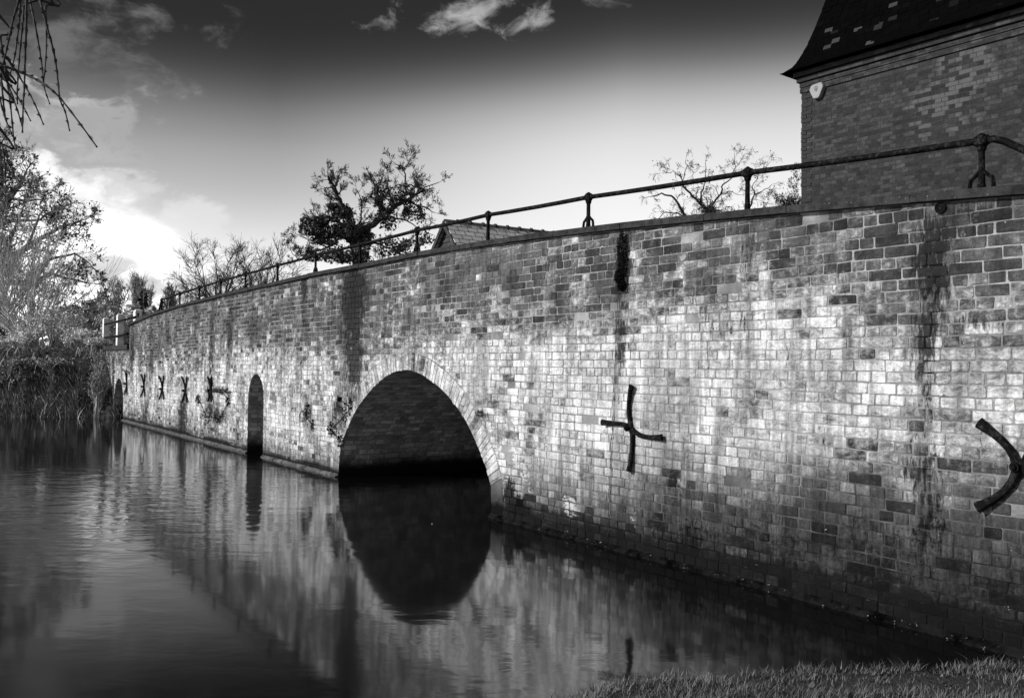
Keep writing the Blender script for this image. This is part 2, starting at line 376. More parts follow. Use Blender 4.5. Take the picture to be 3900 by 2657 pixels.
def inside(u, z, op):
    return op[0][0] < u < op[-1][0] and z < interp(u, op)
def offset(pts, d):
    out = []
    for i, p in enumerate(pts):
        a = pts[max(i-1, 0)]; b = pts[min(i+1, len(pts)-1)]; dx, dz = b[0]-a[0], b[1]-a[1]; l = math.hypot(dx, dz) or 1
        out.append((p[0]-dz/l*d, p[1]+dx/l*d))
    return out
RING = .225
ring_outer = offset(arch, RING)
clip_lines = [n_small, n_tall, ring_outer]
# wall tone maps: stains, lime and growth plus painted light and shade -------------------------------------------------------------
def blob(x, y, rx, ry, k):
    u0, z0 = uz(x*D, y*D); ua, _ = uz((x-rx)*D, y*D); ub, _ = uz((x+rx)*D, y*D); za = uz(x*D, (y-ry)*D)[1]
    return (u0, z0, abs(ub-ua)/2, abs(za-z0), k)
STAIN_AND_HOLE = [blob(*b) for b in [(800, 680, 26, 95, 1.45), (802, 800, 20, 110, 1.15), (690, 640, 8, 55, 1.0), (690, 740, 7, 80, .6), (1416, 600, 16, 105, 1.35), (1410, 760, 10, 140, .8),
  (2120, 600, 45, 150, .95), (2100, 760, 28, 120, .85), (2095, 1050, 40, 60, .75), (2110, 1200, 50, 120, .6), (2100, 900, 26, 80, .6), (2240, 730, 60, 22, .6), (1900, 620, 50, 60, .4),
  (480, 800, 7, 95, .7), (522, 760, 8, 100, .7), (343, 800, 6, 100, .6), (300, 800, 6, 60, .8), (573, 720, 7, 90, .55), (560, 690, 6, 40, .5), (1700, 560, 22, 50, .7), (1590, 690, 30, 60, .4),
  (415, 945, 12, 60, 1.0), (478, 900, 8, 60, .95), (500, 885, 26, 8, .95), (490, 940, 28, 26, .8), (330, 940, 8, 38, .8), (1158, 1120, 12, 30, 1.5), (1185, 1150, 16, 18, 1.5), (1168, 1145, 14, 20, 1.4),
  (1580, 1220, 36, 40, .9), (1780, 800, 20, 40, .4), (700, 940, 14, 40, .6), (770, 930, 22, 50, .7), (1091, 938, 9, 6, 1.6), (1527, 1097, 13, 12, 1.1), (1650, 740, 60, 25, .45),  # one round spot stands for the dark of a small hole
  (1240, 600, 40, 20, .4), (1100, 660, 30, 12, .5), (960, 640, 30, 14, .45), (1480, 560, 60, 20, .4), (2200, 480, 40, 30, .7), (1880, 990, 30, 30, .4), (1430, 1000, 14, 120, .35)]]
WHITE = [blob(*b) for b in [(1296, 1148, 20, 24, 1.0), (1282, 1130, 9, 10, .8), (1495, 1183, 10, 9, .95), (1708, 1122, 4, 4, 1.3), (1192, 1075, 12, 26, 1.0), (1150, 1085, 10, 14, .8), (1205, 1110, 8, 20, .8),
  (1895, 1050, 16, 10, .55), (790, 1010, 10, 40, .7), (552, 985, 14, 40, .55), (1440, 1180, 8, 26, .6), (935, 690, 5, 4, 1), (700, 830, 10, 30, .5)]]
def accum(lst, u, z):
    v = 0
    for (u0, z0, ru, rz, k) in lst:
        du = (u-u0)/ru
        if abs(du) > 2: continue
        dz = (z-z0)/rz; r2 = du*du+dz*dz
        if r2 < 3.5: v = max(v, k*math.exp(-r2*.9))
    return v
lit_lime_hi = prof([(290, 830), (400, 820), (600, 790), (760, 830), (850, 800), (1000, 770), (1200, 730), (1400, 790), (1600, 720), (1750, 610), (1900, 660), (2100, 740), (2324, 690)])  # pale band: lime bloom together with painted-in brightness
lit_lime_lo = prof([(290, 925), (400, 955), (600, 1005), (760, 1050), (1120, 1130), (1400, 1150), (1600, 1070), (1800, 1100), (2000, 1080), (2324, 1010)])
def wear(u, z):  # wall tones: lime, stains and damp plus painted brightness and corner shading
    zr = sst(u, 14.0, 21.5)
    hi = interp(u, lit_lime_hi); lo = interp(u, lit_lime_lo)
    g = fbm(u*.7, z*1.2, 3)
    up = 1-sst(z, hi-.45+.2*g, hi+.60+.3*g); dn = sst(z, lo-.55+.3*g, lo+.35+.2*g)
    right = sst(u, 10, 22)
    u_c, z_c = uz(1640*D, 860*D); amp = .74+.40*math.exp(-((u-u_c)/3.2)**2-((z-z_c)/.55)**2)+.14*math.exp(-((u-9.5)/2)**2-((z-1.5)/.4)**2)  # mid-wall brightness peak painted into the pale band
    lit_lime = up*dn*amp + .16*g; sj = 1+.75*fbm(u*7, z*7, 30)
    # patches of pale brick above
    lit_lime = max(lit_lime, .42*sst(fbm(u*.9, z*.9, 9), .05, .4)*(.5+.5*sst(u, 6, 17)))
    st = accum(STAIN_AND_HOLE, u, z)*sj
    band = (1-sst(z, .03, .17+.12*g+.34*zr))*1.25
    st = max(st, .40*sst(fbm(u*1.7, z*.45, 20), .10, .5)*sst(z, hi-.2, hi+.5))
    low = (1-sst(z, .04+.10*zr, .42+1.05*zr+.3*g))*(.36+.44*zr)  # damp foot, with corner shading towards the right painted into the colour
    far_r = sst(u, 19.5, 22.5); lit_lime *= 1-.30*far_r  # colour dimmed at the far right, painted corner shading
    return max(0, lit_lime), st, max(band, low), accum(WHITE, u, z)
# ---- brick builder
def clip(poly, p, q, keep_left=True):
    """keep the side to the left of p->q"""
    nx, nz = -(q[1]-p[1]), q[0]-p[0]; out = []
    dd = [(a[0]-p[0])*nx+(a[1]-p[1])*nz for a in poly]
    for i in range(len(poly)):
        a, b = poly[i], poly[(i+1) % len(poly)]; da, db = dd[i], dd[(i+1) % len(poly)]
        if da >= 0: out.append(a)
        if (da >= 0) != (db >= 0):
            f = da/(da-db); out.append((lerp(a[0], b[0], f), lerp(a[1], b[1], f)))
    return out
def area(p): return .5*sum(a[0]*b[1]-b[0]*a[1] for a, b in zip(p, p[1:]+p[:1]))
rnd = random.Random(4)
def add_brick(mb, poly, tone, dep, mi=0, base_w=0.0):
    if len(poly) < 3 or abs(area(poly)) < .0006: return
    if area(poly) < 0: poly = poly[::-1]
    cx = sum(p[0] for p in poly)/len(poly); cz = sum(p[1] for p in poly)/len(poly)
    loop = []; n = len(poly)
    for i in range(n):
        a, b, c = poly[i-1], poly[i], poly[(i+1) % n]
        la = math.hypot(a[0]-b[0], a[1]-b[1]); lc = math.hypot(c[0]-b[0], c[1]-b[1])
        k = rnd.uniform(.002, .010)
        if la > .03 and lc > .03:
            loop.append((lerp(b[0], a[0], k/la), lerp(b[1], a[1], k/la))); loop.append((lerp(b[0], c[0], k/lc), lerp(b[1], c[1], k/lc)))
        else: loop.append(b)
    tu, tz = rnd.uniform(-.009, .009), rnd.uniform(-.02, .02)
    def vv(p, w): 
        l, s, d, wh = wear(*p); return mb.vert(W(p[0], p[1], w), uv=p, wear=(tone, l, s), damp=(d, wh, 0))  # wear and damp include painted brightness and shading
    ins = rnd.uniform(.002, .005)
    outer = [vv(p, base_w-.004) for p in loop]; inner = []; mid = []
    for p in loop:
        dx, dz = cx-p[0], cz-p[1]; l = math.hypot(dx, dz) or 1
        q = (p[0]+dx/l*ins, p[1]+dz/l*ins); q2 = (lerp(p[0], cx, .33), lerp(p[1], cz, .33))
        inner.append(vv(q, base_w+dep*.72+(q[0]-cx)*tu+(q[1]-cz)*tz)); mid.append(vv(q2, base_w+dep+(q2[0]-cx)*tu+(q2[1]-cz)*tz))
    m = len(loop)
    for i in range(m):
        j = (i+1) % m; mb.face((outer[i], outer[j], inner[j], inner[i]), mi); mb.face((inner[i], inner[j], mid[j], mid[i]), mi)
    mb.face(mid, mi)
bridge = empty('brick_bridge', W((U_L+U_R)/2, 0), 'long weathered pale brick river bridge wall with one wide arch and two narrow culverts', 'bridge')
wall_mb = MB()
def seg_clip(poly):
    cx = sum(p[0] for p in poly)/len(poly); cz = sum(p[1] for p in poly)/len(poly)
    for op in clip_lines:
        if op[0][0]-.3 < cx < op[-1][0]+.3 and cz < max(p[1] for p in op)+.3:
            # nearest two segments
            ds = []
            for a, b in zip(op, op[1:]):
                lx, lz = b[0]-a[0], b[1]-a[1]; L2 = lx*lx+lz*lz or 1e-9
                f = max(0, min(1, ((cx-a[0])*lx+(cz-a[1])*lz)/L2)); ds.append((math.hypot(a[0]+f*lx-cx, a[1]+f*lz-cz), a, b))
            ds.sort(key=lambda q: q[0])
            if inside(cx, cz, op) and ds[0][0] > .12: return []
            for _, a, b in ds[:1]:
                poly = clip(poly, a, b)
                if len(poly) < 3: return []
            if any(inside(p[0], p[1]-.02, op) for p in [(sum(q[0] for q in poly)/len(poly), sum(q[1] for q in poly)/len(poly))]): return []
    return poly
H_C = .0705; zz = .035; row = 0
while zz < 3.1:
    rh = H_C*rnd.uniform(.97, 1.03); u = U_LL + rnd.uniform(-.1, 0)
    while u < U_R:
        head = (row % 2 == 0) if rnd.random() > .22 else rnd.random() < .5
        L = (.107 if head else .216)*rnd.uniform(.90, 1.10)
        g = rnd.uniform(.003, .009); gz = rnd.uniform(.0035, .0085)
        wob = .012*mnoise.noise(Vector((u*.35, zz*.5, 0)))+.006*mnoise.noise(Vector((u*1.4, zz*1.5, 5)))
        x0, x1 = max(u+g/2, U_LL), min(u+L-g/2, U_R)
        z0, z1 = zz+gz/2+wob, zz+rh-gz/2+wob
        um = (x0+x1)/2
        if x1-x0 > .02 and z0 < ztop(um)-COP_T:
            j = lambda s=.0036: rnd.uniform(-s, s)
            poly = [(x0+j(), z0+j()), (x1+j(), z0+j()), (x1+j(), z1+j()), (x0+j(), z1+j())]
            if abs(x0-U_L) < .2 and x0 < U_L < x1:
                zt_ = Z_LOW if (U_L-x0) > (x1-U_L) else ztop(U_L+.01)
                if z0 < zt_-COP_T: pass
            a_ = ztop(max(um-.1, U_L+1e-3) if um >= U_L else um)-COP_T; b_ = ztop(um+.1 if um >= U_L else um)-COP_T
            if um < U_L: a_ = b_ = Z_LOW-.12
            poly = clip(poly, (um+.1, b_-.004), (um-.1, a_-.004))
            if len(poly) >= 3: poly = seg_clip(poly)
            if len(poly) >= 3:
                r = rnd.random(); hz = sst(zz, interp(um, lit_lime_hi)-.1, interp(um, lit_lime_hi)+.3)
                tone = min(1, max(0, rnd.gauss(.42+.12*(1-hz)-.16*hz*sst(um, 18, 23), .16)))  # upper right bricks toned down to paint corner shading
                if r < .045: tone = rnd.uniform(0, .12)
                elif r > .965: tone = rnd.uniform(.85, 1)
                dep = rnd.uniform(.003, .0075)
                if rnd.random() < .012: dep = -.002
                add_brick(wall_mb, poly, tone, dep)
        u += L
    zz += rh; row += 1
# mortar backing, column by column
us = set()
uu = U_LL
while uu < U_R: us.add(round(uu, 4)); uu += .07
us |= {U_LL, U_L, U_R}
for op in openings:
    for p in op: us.add(p[0])
us = sorted(us); NZ = 26
ext_end = [(o[0][0], o[-1][0]) for o in openings]
def col_bottom(u):
    for o in openings:
        if o[0][0]+.0005 < u < o[-1][0]-.0005: return interp(u, o)
    return -.6
for a, b in zip(us, us[1:]):
    if b-a < 1e-5: continue
    e = min(1e-5, (b-a)/4); ids = []
    mid_u = (a+b)/2
    for x in (a+e, b-e):
        zb = col_bottom(mid_u if col_bottom(mid_u) < -.5 else x)
        if col_bottom(mid_u) > -.5 and col_bottom(x) < -.5: zb = col_bottom(x+.002 if x < mid_u else x-.002)
        zt_ = (ztop(x)-COP_T) if mid_u >= U_L else Z_LOW-.12
        cl = []
        for k in range(NZ+1):
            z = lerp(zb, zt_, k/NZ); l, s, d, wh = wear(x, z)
            cl.append(wall_mb.vert(W(x, z, 0), uv=(x, z), wear=(.5, l, s), damp=(d, wh, 0)))  # wear and damp include painted brightness and shading
        ids.append(cl)
    for k in range(NZ): wall_mb.face((ids[0][k], ids[1][k], ids[1][k+1], ids[0][k+1]), 1)
# arch ring bricks belong to their own part
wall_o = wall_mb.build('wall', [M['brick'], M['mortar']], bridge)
ring = MB(); L = [0]; core = [p for p in arch if p[1] > -.2]
for a, b in zip(core, core[1:]): L.append(L[-1]+math.hypot(b[0]-a[0], b[1]-a[1]))
def on(s): return interp(s, list(zip(L, [p[0] for p in core]))), interp(s, list(zip(L, [p[1] for p in core])))
s = 0.0
def nrm(s):
    a = on(max(0, s-.06)); b = on(min(L[-1], s+.06)); dx, dz = b[0]-a[0], b[1]-a[1]; l = math.hypot(dx, dz); return -dz/l, dx/l
while s < L[-1]-.02:
    wd_ = .072*rnd.uniform(.9, 1.1); a = on(s+.004); b = on(min(s+wd_-.004, L[-1])); na = nrm(s); nb = nrm(s+wd_)
    o0 = -.002+rnd.uniform(-.008, .008); o1 = RING-.006+rnd.uniform(-.006, .004)
    poly = [(a[0]+na[0]*o0, a[1]+na[1]*o0), (b[0]+nb[0]*o0, b[1]+nb[1]*o0), (b[0]+nb[0]*o1, b[1]+nb[1]*o1), (a[0]+na[0]*o1, a[1]+na[1]*o1)]
    add_brick(ring, poly, min(1, max(0, rnd.gauss(.52, .22))), rnd.uniform(.006, .013)); s += wd_
lo_, hi_ = offset(core, .0), offset(core, RING+.004)
idr = [(ring.vert(W(p[0], p[1], .0035), uv=p, wear=(.5, .6, wear(*p)[1]), damp=(wear(*p)[2], 0, 0)), ring.vert(W(q[0], q[1], .0035), uv=q, wear=(.5, .6, wear(*q)[1]), damp=(wear(*q)[2], 0, 0))) for p, q in zip(lo_, hi_)]  # damp includes painted corner shading
for a, b in zip(idr, idr[1:]): ring.face((a[0], b[0], b[1], a[1]), 1)
ring.build('arch_ring', [M['brick'], M['mortar']], bridge)
# tunnel linings
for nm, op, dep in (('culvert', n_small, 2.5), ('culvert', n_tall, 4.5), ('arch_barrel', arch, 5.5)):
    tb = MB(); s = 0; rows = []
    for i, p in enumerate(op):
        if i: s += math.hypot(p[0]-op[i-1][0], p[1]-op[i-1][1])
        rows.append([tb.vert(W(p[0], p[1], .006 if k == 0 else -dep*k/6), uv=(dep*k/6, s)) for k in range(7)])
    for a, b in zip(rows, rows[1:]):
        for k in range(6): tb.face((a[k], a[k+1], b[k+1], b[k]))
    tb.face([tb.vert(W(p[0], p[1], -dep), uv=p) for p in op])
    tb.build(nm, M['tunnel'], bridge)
# coping slabs
cp = MB(); u = U_L-.03; sl_ = 0
while u < U_R:
    L_ = rnd.uniform(.75, .95); a, b = u+.002, min(u+L_-.002, U_R)
    j = rnd.uniform(-.004, .004); n_ = 4; rings = []
    ov = .05+rnd.uniform(-.004, .004)
    for k in range(n_+1):
        x = lerp(a, b, k/n_); zt_ = interp(x, cop_top)+j; sh = rnd.uniform(-.002, .002)
        rings.append([cp.vert(W(x, zt_-COP_T+.001, ov+sh)), cp.vert(W(x, zt_-.010, ov+sh+.002)), cp.vert(W(x, zt_, ov-.010+sh)), cp.vert(W(x, zt_, -.30)), cp.vert(W(x, zt_-COP_T+.001, -.30))])
    for r0, r1 in zip(rings, rings[1:]):
        for k in range(5): cp.face((r0[k], r1[k], r1[(k+1) % 5], r0[(k+1) % 5]))
    cp.face(rings[0]); cp.face(rings[-1][::-1]); u += L_
cp.build('coping', M['coping'], bridge)
# low end wall coping with thick band
c2 = MB(); c2.box(W((U_LL+U_L)/2-.05, Z_LOW-.06, -.1), Ev*((U_L-U_LL)/2+.02), Nv*.16, Vector((0, 0, .06))); c2.build('low_coping', M['coping_end'], bridge)
# backs, ends and deck
bk0, bk1, bk2, bk3 = MB(), MB(), MB(), MB(); TH = 5.2
xs = [U_L] + [p[0] for p in cop_top[1:]]
for a, b in zip(xs, xs[1:]):
    za, zb = interp(a, cop_top)-COP_T, interp(b, cop_top)-COP_T
    for w_, bk in ((-.29, bk0), (-TH, bk1)):
        bk.face([bk.vert(W(a, 1.75, w_), uv=(a, 1.75)), bk.vert(W(b, 1.75, w_), uv=(b, 1.75)), bk.vert(W(b, zb, w_), uv=(b, zb)), bk.vert(W(a, za, w_), uv=(a, za))])
    bk = bk1
    bk.face([bk.vert(W(a, za, -TH), uv=(a, 0)), bk.vert(W(b, zb, -TH), uv=(b, 0)), bk.vert(W(b, zb, -TH-.25), uv=(b, .25)), bk.vert(W(a, za, -TH-.25), uv=(a, .25))])
    bk.face([bk.vert(W(a, -.5, -TH-.25), uv=(a, -.5)), bk.vert(W(b, -.5, -TH-.25), uv=(b, -.5)), bk.vert(W(b, zb, -TH-.25), uv=(b, zb)), bk.vert(W(a, za, -TH-.25), uv=(a, za))])
for u_, zt_ in ((U_L, ztop(U_L)-COP_T), (U_R, ztop(U_R)-COP_T)):
    for w0, w1, bk in ((0, -.29, bk0), (-TH, -TH-.25, bk1)):
        bk.face([bk.vert(W(u_, -.6, w0), uv=(w0, -.6)), bk.vert(W(u_, -.6, w1), uv=(w1, -.6)), bk.vert(W(u_, zt_, w1), uv=(w1, zt_)), bk.vert(W(u_, zt_, w0), uv=(w0, zt_))])
bk = bk2
bk.face([bk.vert(W(U_LL, -.6, 0), uv=(0, -.6)), bk.vert(W(U_LL, -.6, -.29), uv=(-.3, -.6)), bk.vert(W(U_LL, Z_LOW-.12, -.29), uv=(-.3, 2)), bk.vert(W(U_LL, Z_LOW-.12, 0), uv=(0, 2))])
bk0.build('parapet_back', M['tunnel'], bridge); bk1.build('far_parapet', M['tunnel'], bridge); bk2.build('low_wall_back', M['tunnel'], bridge)
dk = MB(); xs = [-12] + [U_L+i*(U_R-U_L)/12 for i in range(13)] + [U_R+6]
for a, b in zip(xs, xs[1:]):
    za, zb = (2.08 if a > 0 else 2.03), 2.08
    dk.face([dk.vert(W(a, za, -.29)), dk.vert(W(b, zb, -.29)), dk.vert(W(b, zb, -TH)), dk.vert(W(a, za, -TH))])
tag(dk.build('road', M['road']), kind='structure')
# ledge at the waterline
def ledge(a, b, m_):
    lg = MB()
    n_ = max(2, int((b-a)/.12)); rr = []
    for k in range(n_+1):
        x = lerp(a, b, k/n_); o_ = .034+.010*fbm(x*2.5, 1)+.010*fbm(x*9, 2); h_ = .022+.008*fbm(x*3, 5)+.008*fbm(x*11, 2)
        rr.append([lg.vert(W(x, -.3, o_+.012)), lg.vert(W(x, .008, o_+.010)), lg.vert(W(x, h_*.8, o_)), lg.vert(W(x, h_+.006, o_*.5)), lg.vert(W(x, h_+.02, .004))])
    for r0, r1 in zip(rr, rr[1:]):
        for k in range(4): lg.face((r0[k], r1[k], r1[k+1], r0[k+1]), 0, True)
    lg.face(rr[0]); lg.face(rr[-1][::-1]); lg.build('ledge', M[m_], bridge)
M['ledge_dark'] = mat('black algae and hole shade', stone_fn(.001, .012, 9), 1.0, 0.0)
ledge(n_small[-1][0], n_tall[0][0], 'ledge'); ledge(n_tall[-1][0], arch[0][0], 'ledge'); ledge(arch[-1][0], U_R, 'ledge_dark'); ledge(U_LL, n_small[0][0], 'ledge_dark')
# iron tie plates
def tie(paths, label=None, rad=.016, mats=None):
    mb = MB()
    for p in paths:
        pts = [uz(a*D, b*D, .03) for a, b in p]; pts = smooth(resample(pts, 14), 1)
        n_ = len(pts); ring_ = []
        for i, (u_, z_) in enumerate(pts):
            a = pts[max(i-1, 0)]; b = pts[min(i+1, n_-1)]; dx, dz = b[0]-a[0], b[1]-a[1]; l = math.hypot(dx, dz)
            q = abs(i/(n_-1)-.5)*2; hw = rad*(1.25-.35*math.sin(q*math.pi) + (.12 if q > .93 else 0)); wz = .018+.022*q**1.5
            nx, nz = -dz/l*hw, dx/l*hw; th = .014
            ring_.append([mb.vert(W(u_+nx, z_+nz, wz)), mb.vert(W(u_+nx*.5, z_+nz*.5, wz+th)), mb.vert(W(u_-nx*.5, z_-nz*.5, wz+th)), mb.vert(W(u_-nx, z_-nz, wz)), mb.vert(W(u_-nx*.8, z_-nz*.8, wz-th)), mb.vert(W(u_+nx*.8, z_+nz*.8, wz-th))])
        for r0, r1 in zip(ring_, ring_[1:]):
            for k in range(6): mb.face((r0[k], r1[k], r1[(k+1) % 6], r0[(k+1) % 6]), 0, False)
        mb.face(ring_[0]); mb.face(ring_[-1][::-1])
    c = paths[0][len(paths[0])//2]; u_, z_ = uz(c[0]*D, c[1]*D)
    mb.tube([W(u_, z_, 0), W(u_, z_, .045)], .026, 10, smooth=False); mb.tube([W(u_, z_, .045), W(u_, z_, .06)], .015, 6, smooth=False)
    o = mb.build('tie_plate', M['iron'], bridge)
    if label: o['label'] = label
cq = lambda x, y: ((2200+x/2.2612)/D, (1400+y/2.2612)/D)
tie([[cq(468, 150), cq(436, 290), cq(430, 400), cq(452, 520), cq(466, 620), cq(462, 760), cq(444, 890)],
     [cq(215, 470), cq(330, 478), cq(415, 488), cq(455, 525), cq(490, 570), cq(590, 598), cq(732, 600)]], 'black iron tie plate with arms bent into a crooked cross', .020)
cr = lambda x, y: ((3200+x/2.2612)/D, (1400+y/2.2612)/D)
tie([[cr(1200, 470), cr(1330, 570), cr(1460, 700), cr(1530, 850), cr(1500, 960), cr(1370, 1110), cr(1185, 1205)],
     [cr(2020, 440), cr(1800, 560), cr(1640, 700), cr(1560, 850), cr(1640, 1000), cr(1830, 1160), cr(2060, 1240)]], 'large black iron cross tie plate cut by the right edge', .025)
ct = lambda x, y: ((350+x/2.2612)/D, (1100+y/2.2612)/D)
for (x, y, hw, hh) in ((295, 805, 9, 105), (442, 830, 17, 95), (601, 850, 19, 98), (800, 865, 23, 108), (1018, 862, 16, 105)):
    tie([[ct(x-hw, y-hh), ct(x-hw*.5, y-hh*.6), ct(x-1, y-10), ct(x-1, y+10), ct(x-hw*.5, y+hh*.6), ct(x-hw, y+hh)],
         [ct(x+hw, y-hh), ct(x+hw*.5, y-hh*.6), ct(x+1, y-10), ct(x+1, y+10), ct(x+hw*.5, y+hh*.6), ct(x+hw, y+hh)]], None, .020)
# ------------------------------------------------------------------ iron railing
px_posts = [615, 685, 759, 841, 935, 1057, 1202, 1371, 1588, 1859, 2241, 2847, 3739]
FORK = {759, 1202, 1588, 2241, 3739, 935}
WR = -.12
def zc(u): return interp(u, cop_top)
def u_at(px):   # u on the railing line (set back on the coping) seen at photo column px
    y = 900
    for _ in range(6):
        u_, _z = uz(px, y, WR); z_ = zc(u_)+.15; p = W(u_, z_, WR)-CAM
        y = CY - F_PX*p.dot(Up)/p.dot(Fw)
    return u_
pu = [u_at(x) for x in px_posts]
RH = .30
rl = empty('iron_railing', W(pu[6], zc(pu[6]), WR), 'black iron handrail on short cast posts along the top of the brick bridge', 'railing')
rm = MB(); pts = []
for a, b in zip(pu, pu[1:]):
    for k in range(4): 
        x = lerp(a, b, k/4); pts.append(W(x, lerp(zc(a), zc(b), k/4)+RH-.006*math.sin(math.pi*k/4), WR))
pts.append(W(pu[-1], zc(pu[-1])+RH, WR)); e_ = pu[-1]
pts += [W(e_+.07, zc(e_)+RH-.003, WR), W(e_+.13, zc(e_)+RH-.03, WR), W(e_+.42, zc(e_)+RH-.22, WR), W(e_+.62, zc(e_+.6)-.01, WR)]
s0 = pu[0]; pts = [W(s0-.30, zc(s0-.3), WR), W(s0-.04, zc(s0)+RH-.03, WR)] + pts
rm.tube(pts, .021, 10); rm.build('rail', M['iron'], rl)
for u_, px in zip(pu, px_posts):
    pm = MB(); z0 = zc(u_); V = lambda du, dz, dw=0: W(u_+du, z0+dz, WR+dw); Zv = Vector((0, 0, 1))
    pm.tube([V(0, -.01), V(0, .012), V(0, .02), V(0, .05)], [.034, .034, .024, .022], 10, smooth=False)
    pm.tube([V(0, .03), V(0, .15), V(0, .235), V(0, .25), V(0, .262)], [.021, .018, .018, .026, .027], 8, smooth=False)
    pm.tube([V(0, .255), V(0, .275), V(0, .325), V(0, .336), V(0, .345)], [.022, .034, .034, .020, .008], 12, smooth=False)
    pm.tube([V(-.038, RH), V(.038, RH)], .029, 10, smooth=False)
    if px in FORK:
        for sg in (-1, 1):
            q = [V(0, .135), V(sg*.028, .105), V(sg*.062, .080), V(sg*.068, .05), V(sg*.068, -.002)]
            pm.tube(q, [.013, .013, .012, .012, .014], 6, smooth=False)
    pm.build('post', M['iron'], rl)
# ------------------------------------------------------------------ white posts with rails beyond the low wall
def fz(x, y, w=-.12): return uz(x*D, y*D, w)
pf = empty('post_fence', W(*fz(272, 790), -.12), 'white posts joined by two dark tube rails beyond the low end wall', 'fence')
post_px = [(241, 721, 783), (273, 712, 783), (312.5, 702, 726)]
for (x, yt, yb) in post_px:
    u_, zt_ = fz(x, yt); zb = fz(x, yb)[1]; m = MB(); hw = .105 if x < 300 else .13
    rr = []
    for (z_, k) in ((zb-.6 if x < 300 else 2.05, 1), (zt_-.06, 1), (zt_-.02, .85), (zt_, .45)):
        rr.append([m.vert(W(u_+a*hw*k, z_, -.12+b*.08*k)) for a, b in ((-1, -1), (1, -1), (1, 1), (-1, 1))])
    for r0, r1 in zip(rr, rr[1:]):
        for k in range(4): m.face((r0[k], r0[(k+1) % 4], r1[(k+1) % 4], r1[k]))
    m.face(rr[-1]); m.build('post', M['white_post'], pf)
for (ya, yb, xe) in ((736, 719, 308), (766, 757, 290)):
    m = MB(); a = fz(238, ya, -.02); b = fz(xe, yb, -.02); ext = fz(273, lerp(ya, yb, .5), -.02)
    m.tube([W(*a, -.02), W(*ext, -.02), W(*b, -.02)], .03, 8); m.build('rail', M['iron'], pf)
m = MB(); a = fz(313, 714, -.03); m.tube([W(*a, -.045), W(*a, -.015)], .05, 12, smooth=False); m.build('bolt', M['iron'], pf)

# ------------------------------------------------------------------ ground and water
def seg_d(px, py, a, b):
    lx, ly = b[0]-a[0], b[1]-a[1]; f = max(0, min(1, ((px-a[0])*lx+(py-a[1])*ly)/(lx*lx+ly*ly)))
    return math.hypot(a[0]+f*lx-px, a[1]+f*ly-py), (lx*(py-a[1])-ly*(px-a[0]))
EDGE = [(-60, -40), (-8, -5), (-2.6, -.2), (-.9, 2.15), (-.2, 2.80), (.5, 3.14), (1.1, 3.28), (1.98, 3.38), (3.0, 3.45), (4.6, 3.2), (8, 1.5), (60, -20)]
def near_bank(x, y):
    best = (1e9, 0)
    for a, b in zip(EDGE, EDGE[1:]):
        d, c = seg_d(x, y, a, b)
        if d < best[0]: best = (d, c)
    return best[0]*(1 if best[1] < 0 else -1)      # positive on land
def height(u, w):
    p = W(u, 0, w); x, y = p.x, p.y
    if w < -.2 or (u < U_LL and w < 0):
        h = 2.0
        for o in openings:
            if o[0][0]-.3 < u < o[-1][0]+.3 and w < -.2: h = -1.0
        if u < U_LL and y < 26.5: h = lerp(-1, 2.0, sst(y+.3*fbm(x*.5, 0), 24.0, 26.0))
        if w < -60: h += 1.5*fbm(x*.01, y*.01)+ sst(-w, 60, 200)*3
        return h
    if y > 23 and x < 0: 
        h = lerp(-1, 2.0, sst(y+.35*fbm(x*.6, 0)+.2*fbm(x*2, 3), 24.2, 26.0)); h += .10*fbm(x*.8, y*.8)*sst(y, 24.3, 25)-.08*sst(y, 25, 26)
        return h
    d = near_bank(x, y)
    if d > -1.2:
        k = sst(d, -.50, .02); h = lerp(-1.0, .43, k) + .05*min(d, 1)*(d > 0) + .03*fbm(x*1.5, y*1.5)*(d > 0)
        h += sst(d, 3, 12)*.8
        return h
    return -1.0
def axis(spec):
    out = []
    for a, b, st in spec:
        n_ = max(1, int(round((b-a)/st))); out += [a+(b-a)*i/n_ for i in range(n_)]
    out.append(spec[-1][1]); return out
cu = (CAM-P0).dot(Ev); cw = (CAM-P0).dot(Nv)
ug = axis([(-900, -200, 100), (-200, -60, 20), (-60, -20, 2), (-20, U_LL-.3, .4)]+[(U_LL-.3, U_LL, .3), (U_LL, cu-5.5, .6), (cu-5.5, cu+5, .13), (cu+5, cu+20, 1), (cu+20, cu+80, 10), (cu+80, 900, 120)])
for o in openings: ug += [o[0][0]-.31, o[0][0]-.29, o[-1][0]+.29, o[-1][0]+.31]
ug = sorted(set(round(x, 3) for x in ug))
wg = axis([(-1500, -300, 200), (-300, -60, 20), (-60, -8, 4), (-8, -.25, .8), (-.25, -.15, .1), (-.15, 1.0, .25), (1.0, 7.5, .13), (7.5, 20, .5), (20, 60, 2), (60, 300, 30), (300, 900, 200)])
gm = MB(); gi = [[gm.vert(W(u_, height(u_, w_), w_)) for w_ in wg] for u_ in ug]
for i in range(len(ug)-1):
    for j in range(len(wg)-1): gm.face((gi[i][j], gi[i+1][j], gi[i+1][j+1], gi[i][j+1]), 0, True)
go = tag(gm.build('ground', M['ground']), kind='structure')
wm = MB(); a = [wm.vert((x, y, 0)) for x, y in ((-300, -200), (300, -200), (300, 60), (-300, 60))]; wm.face(a)
tag(wm.build('water', M['water']), kind='structure')

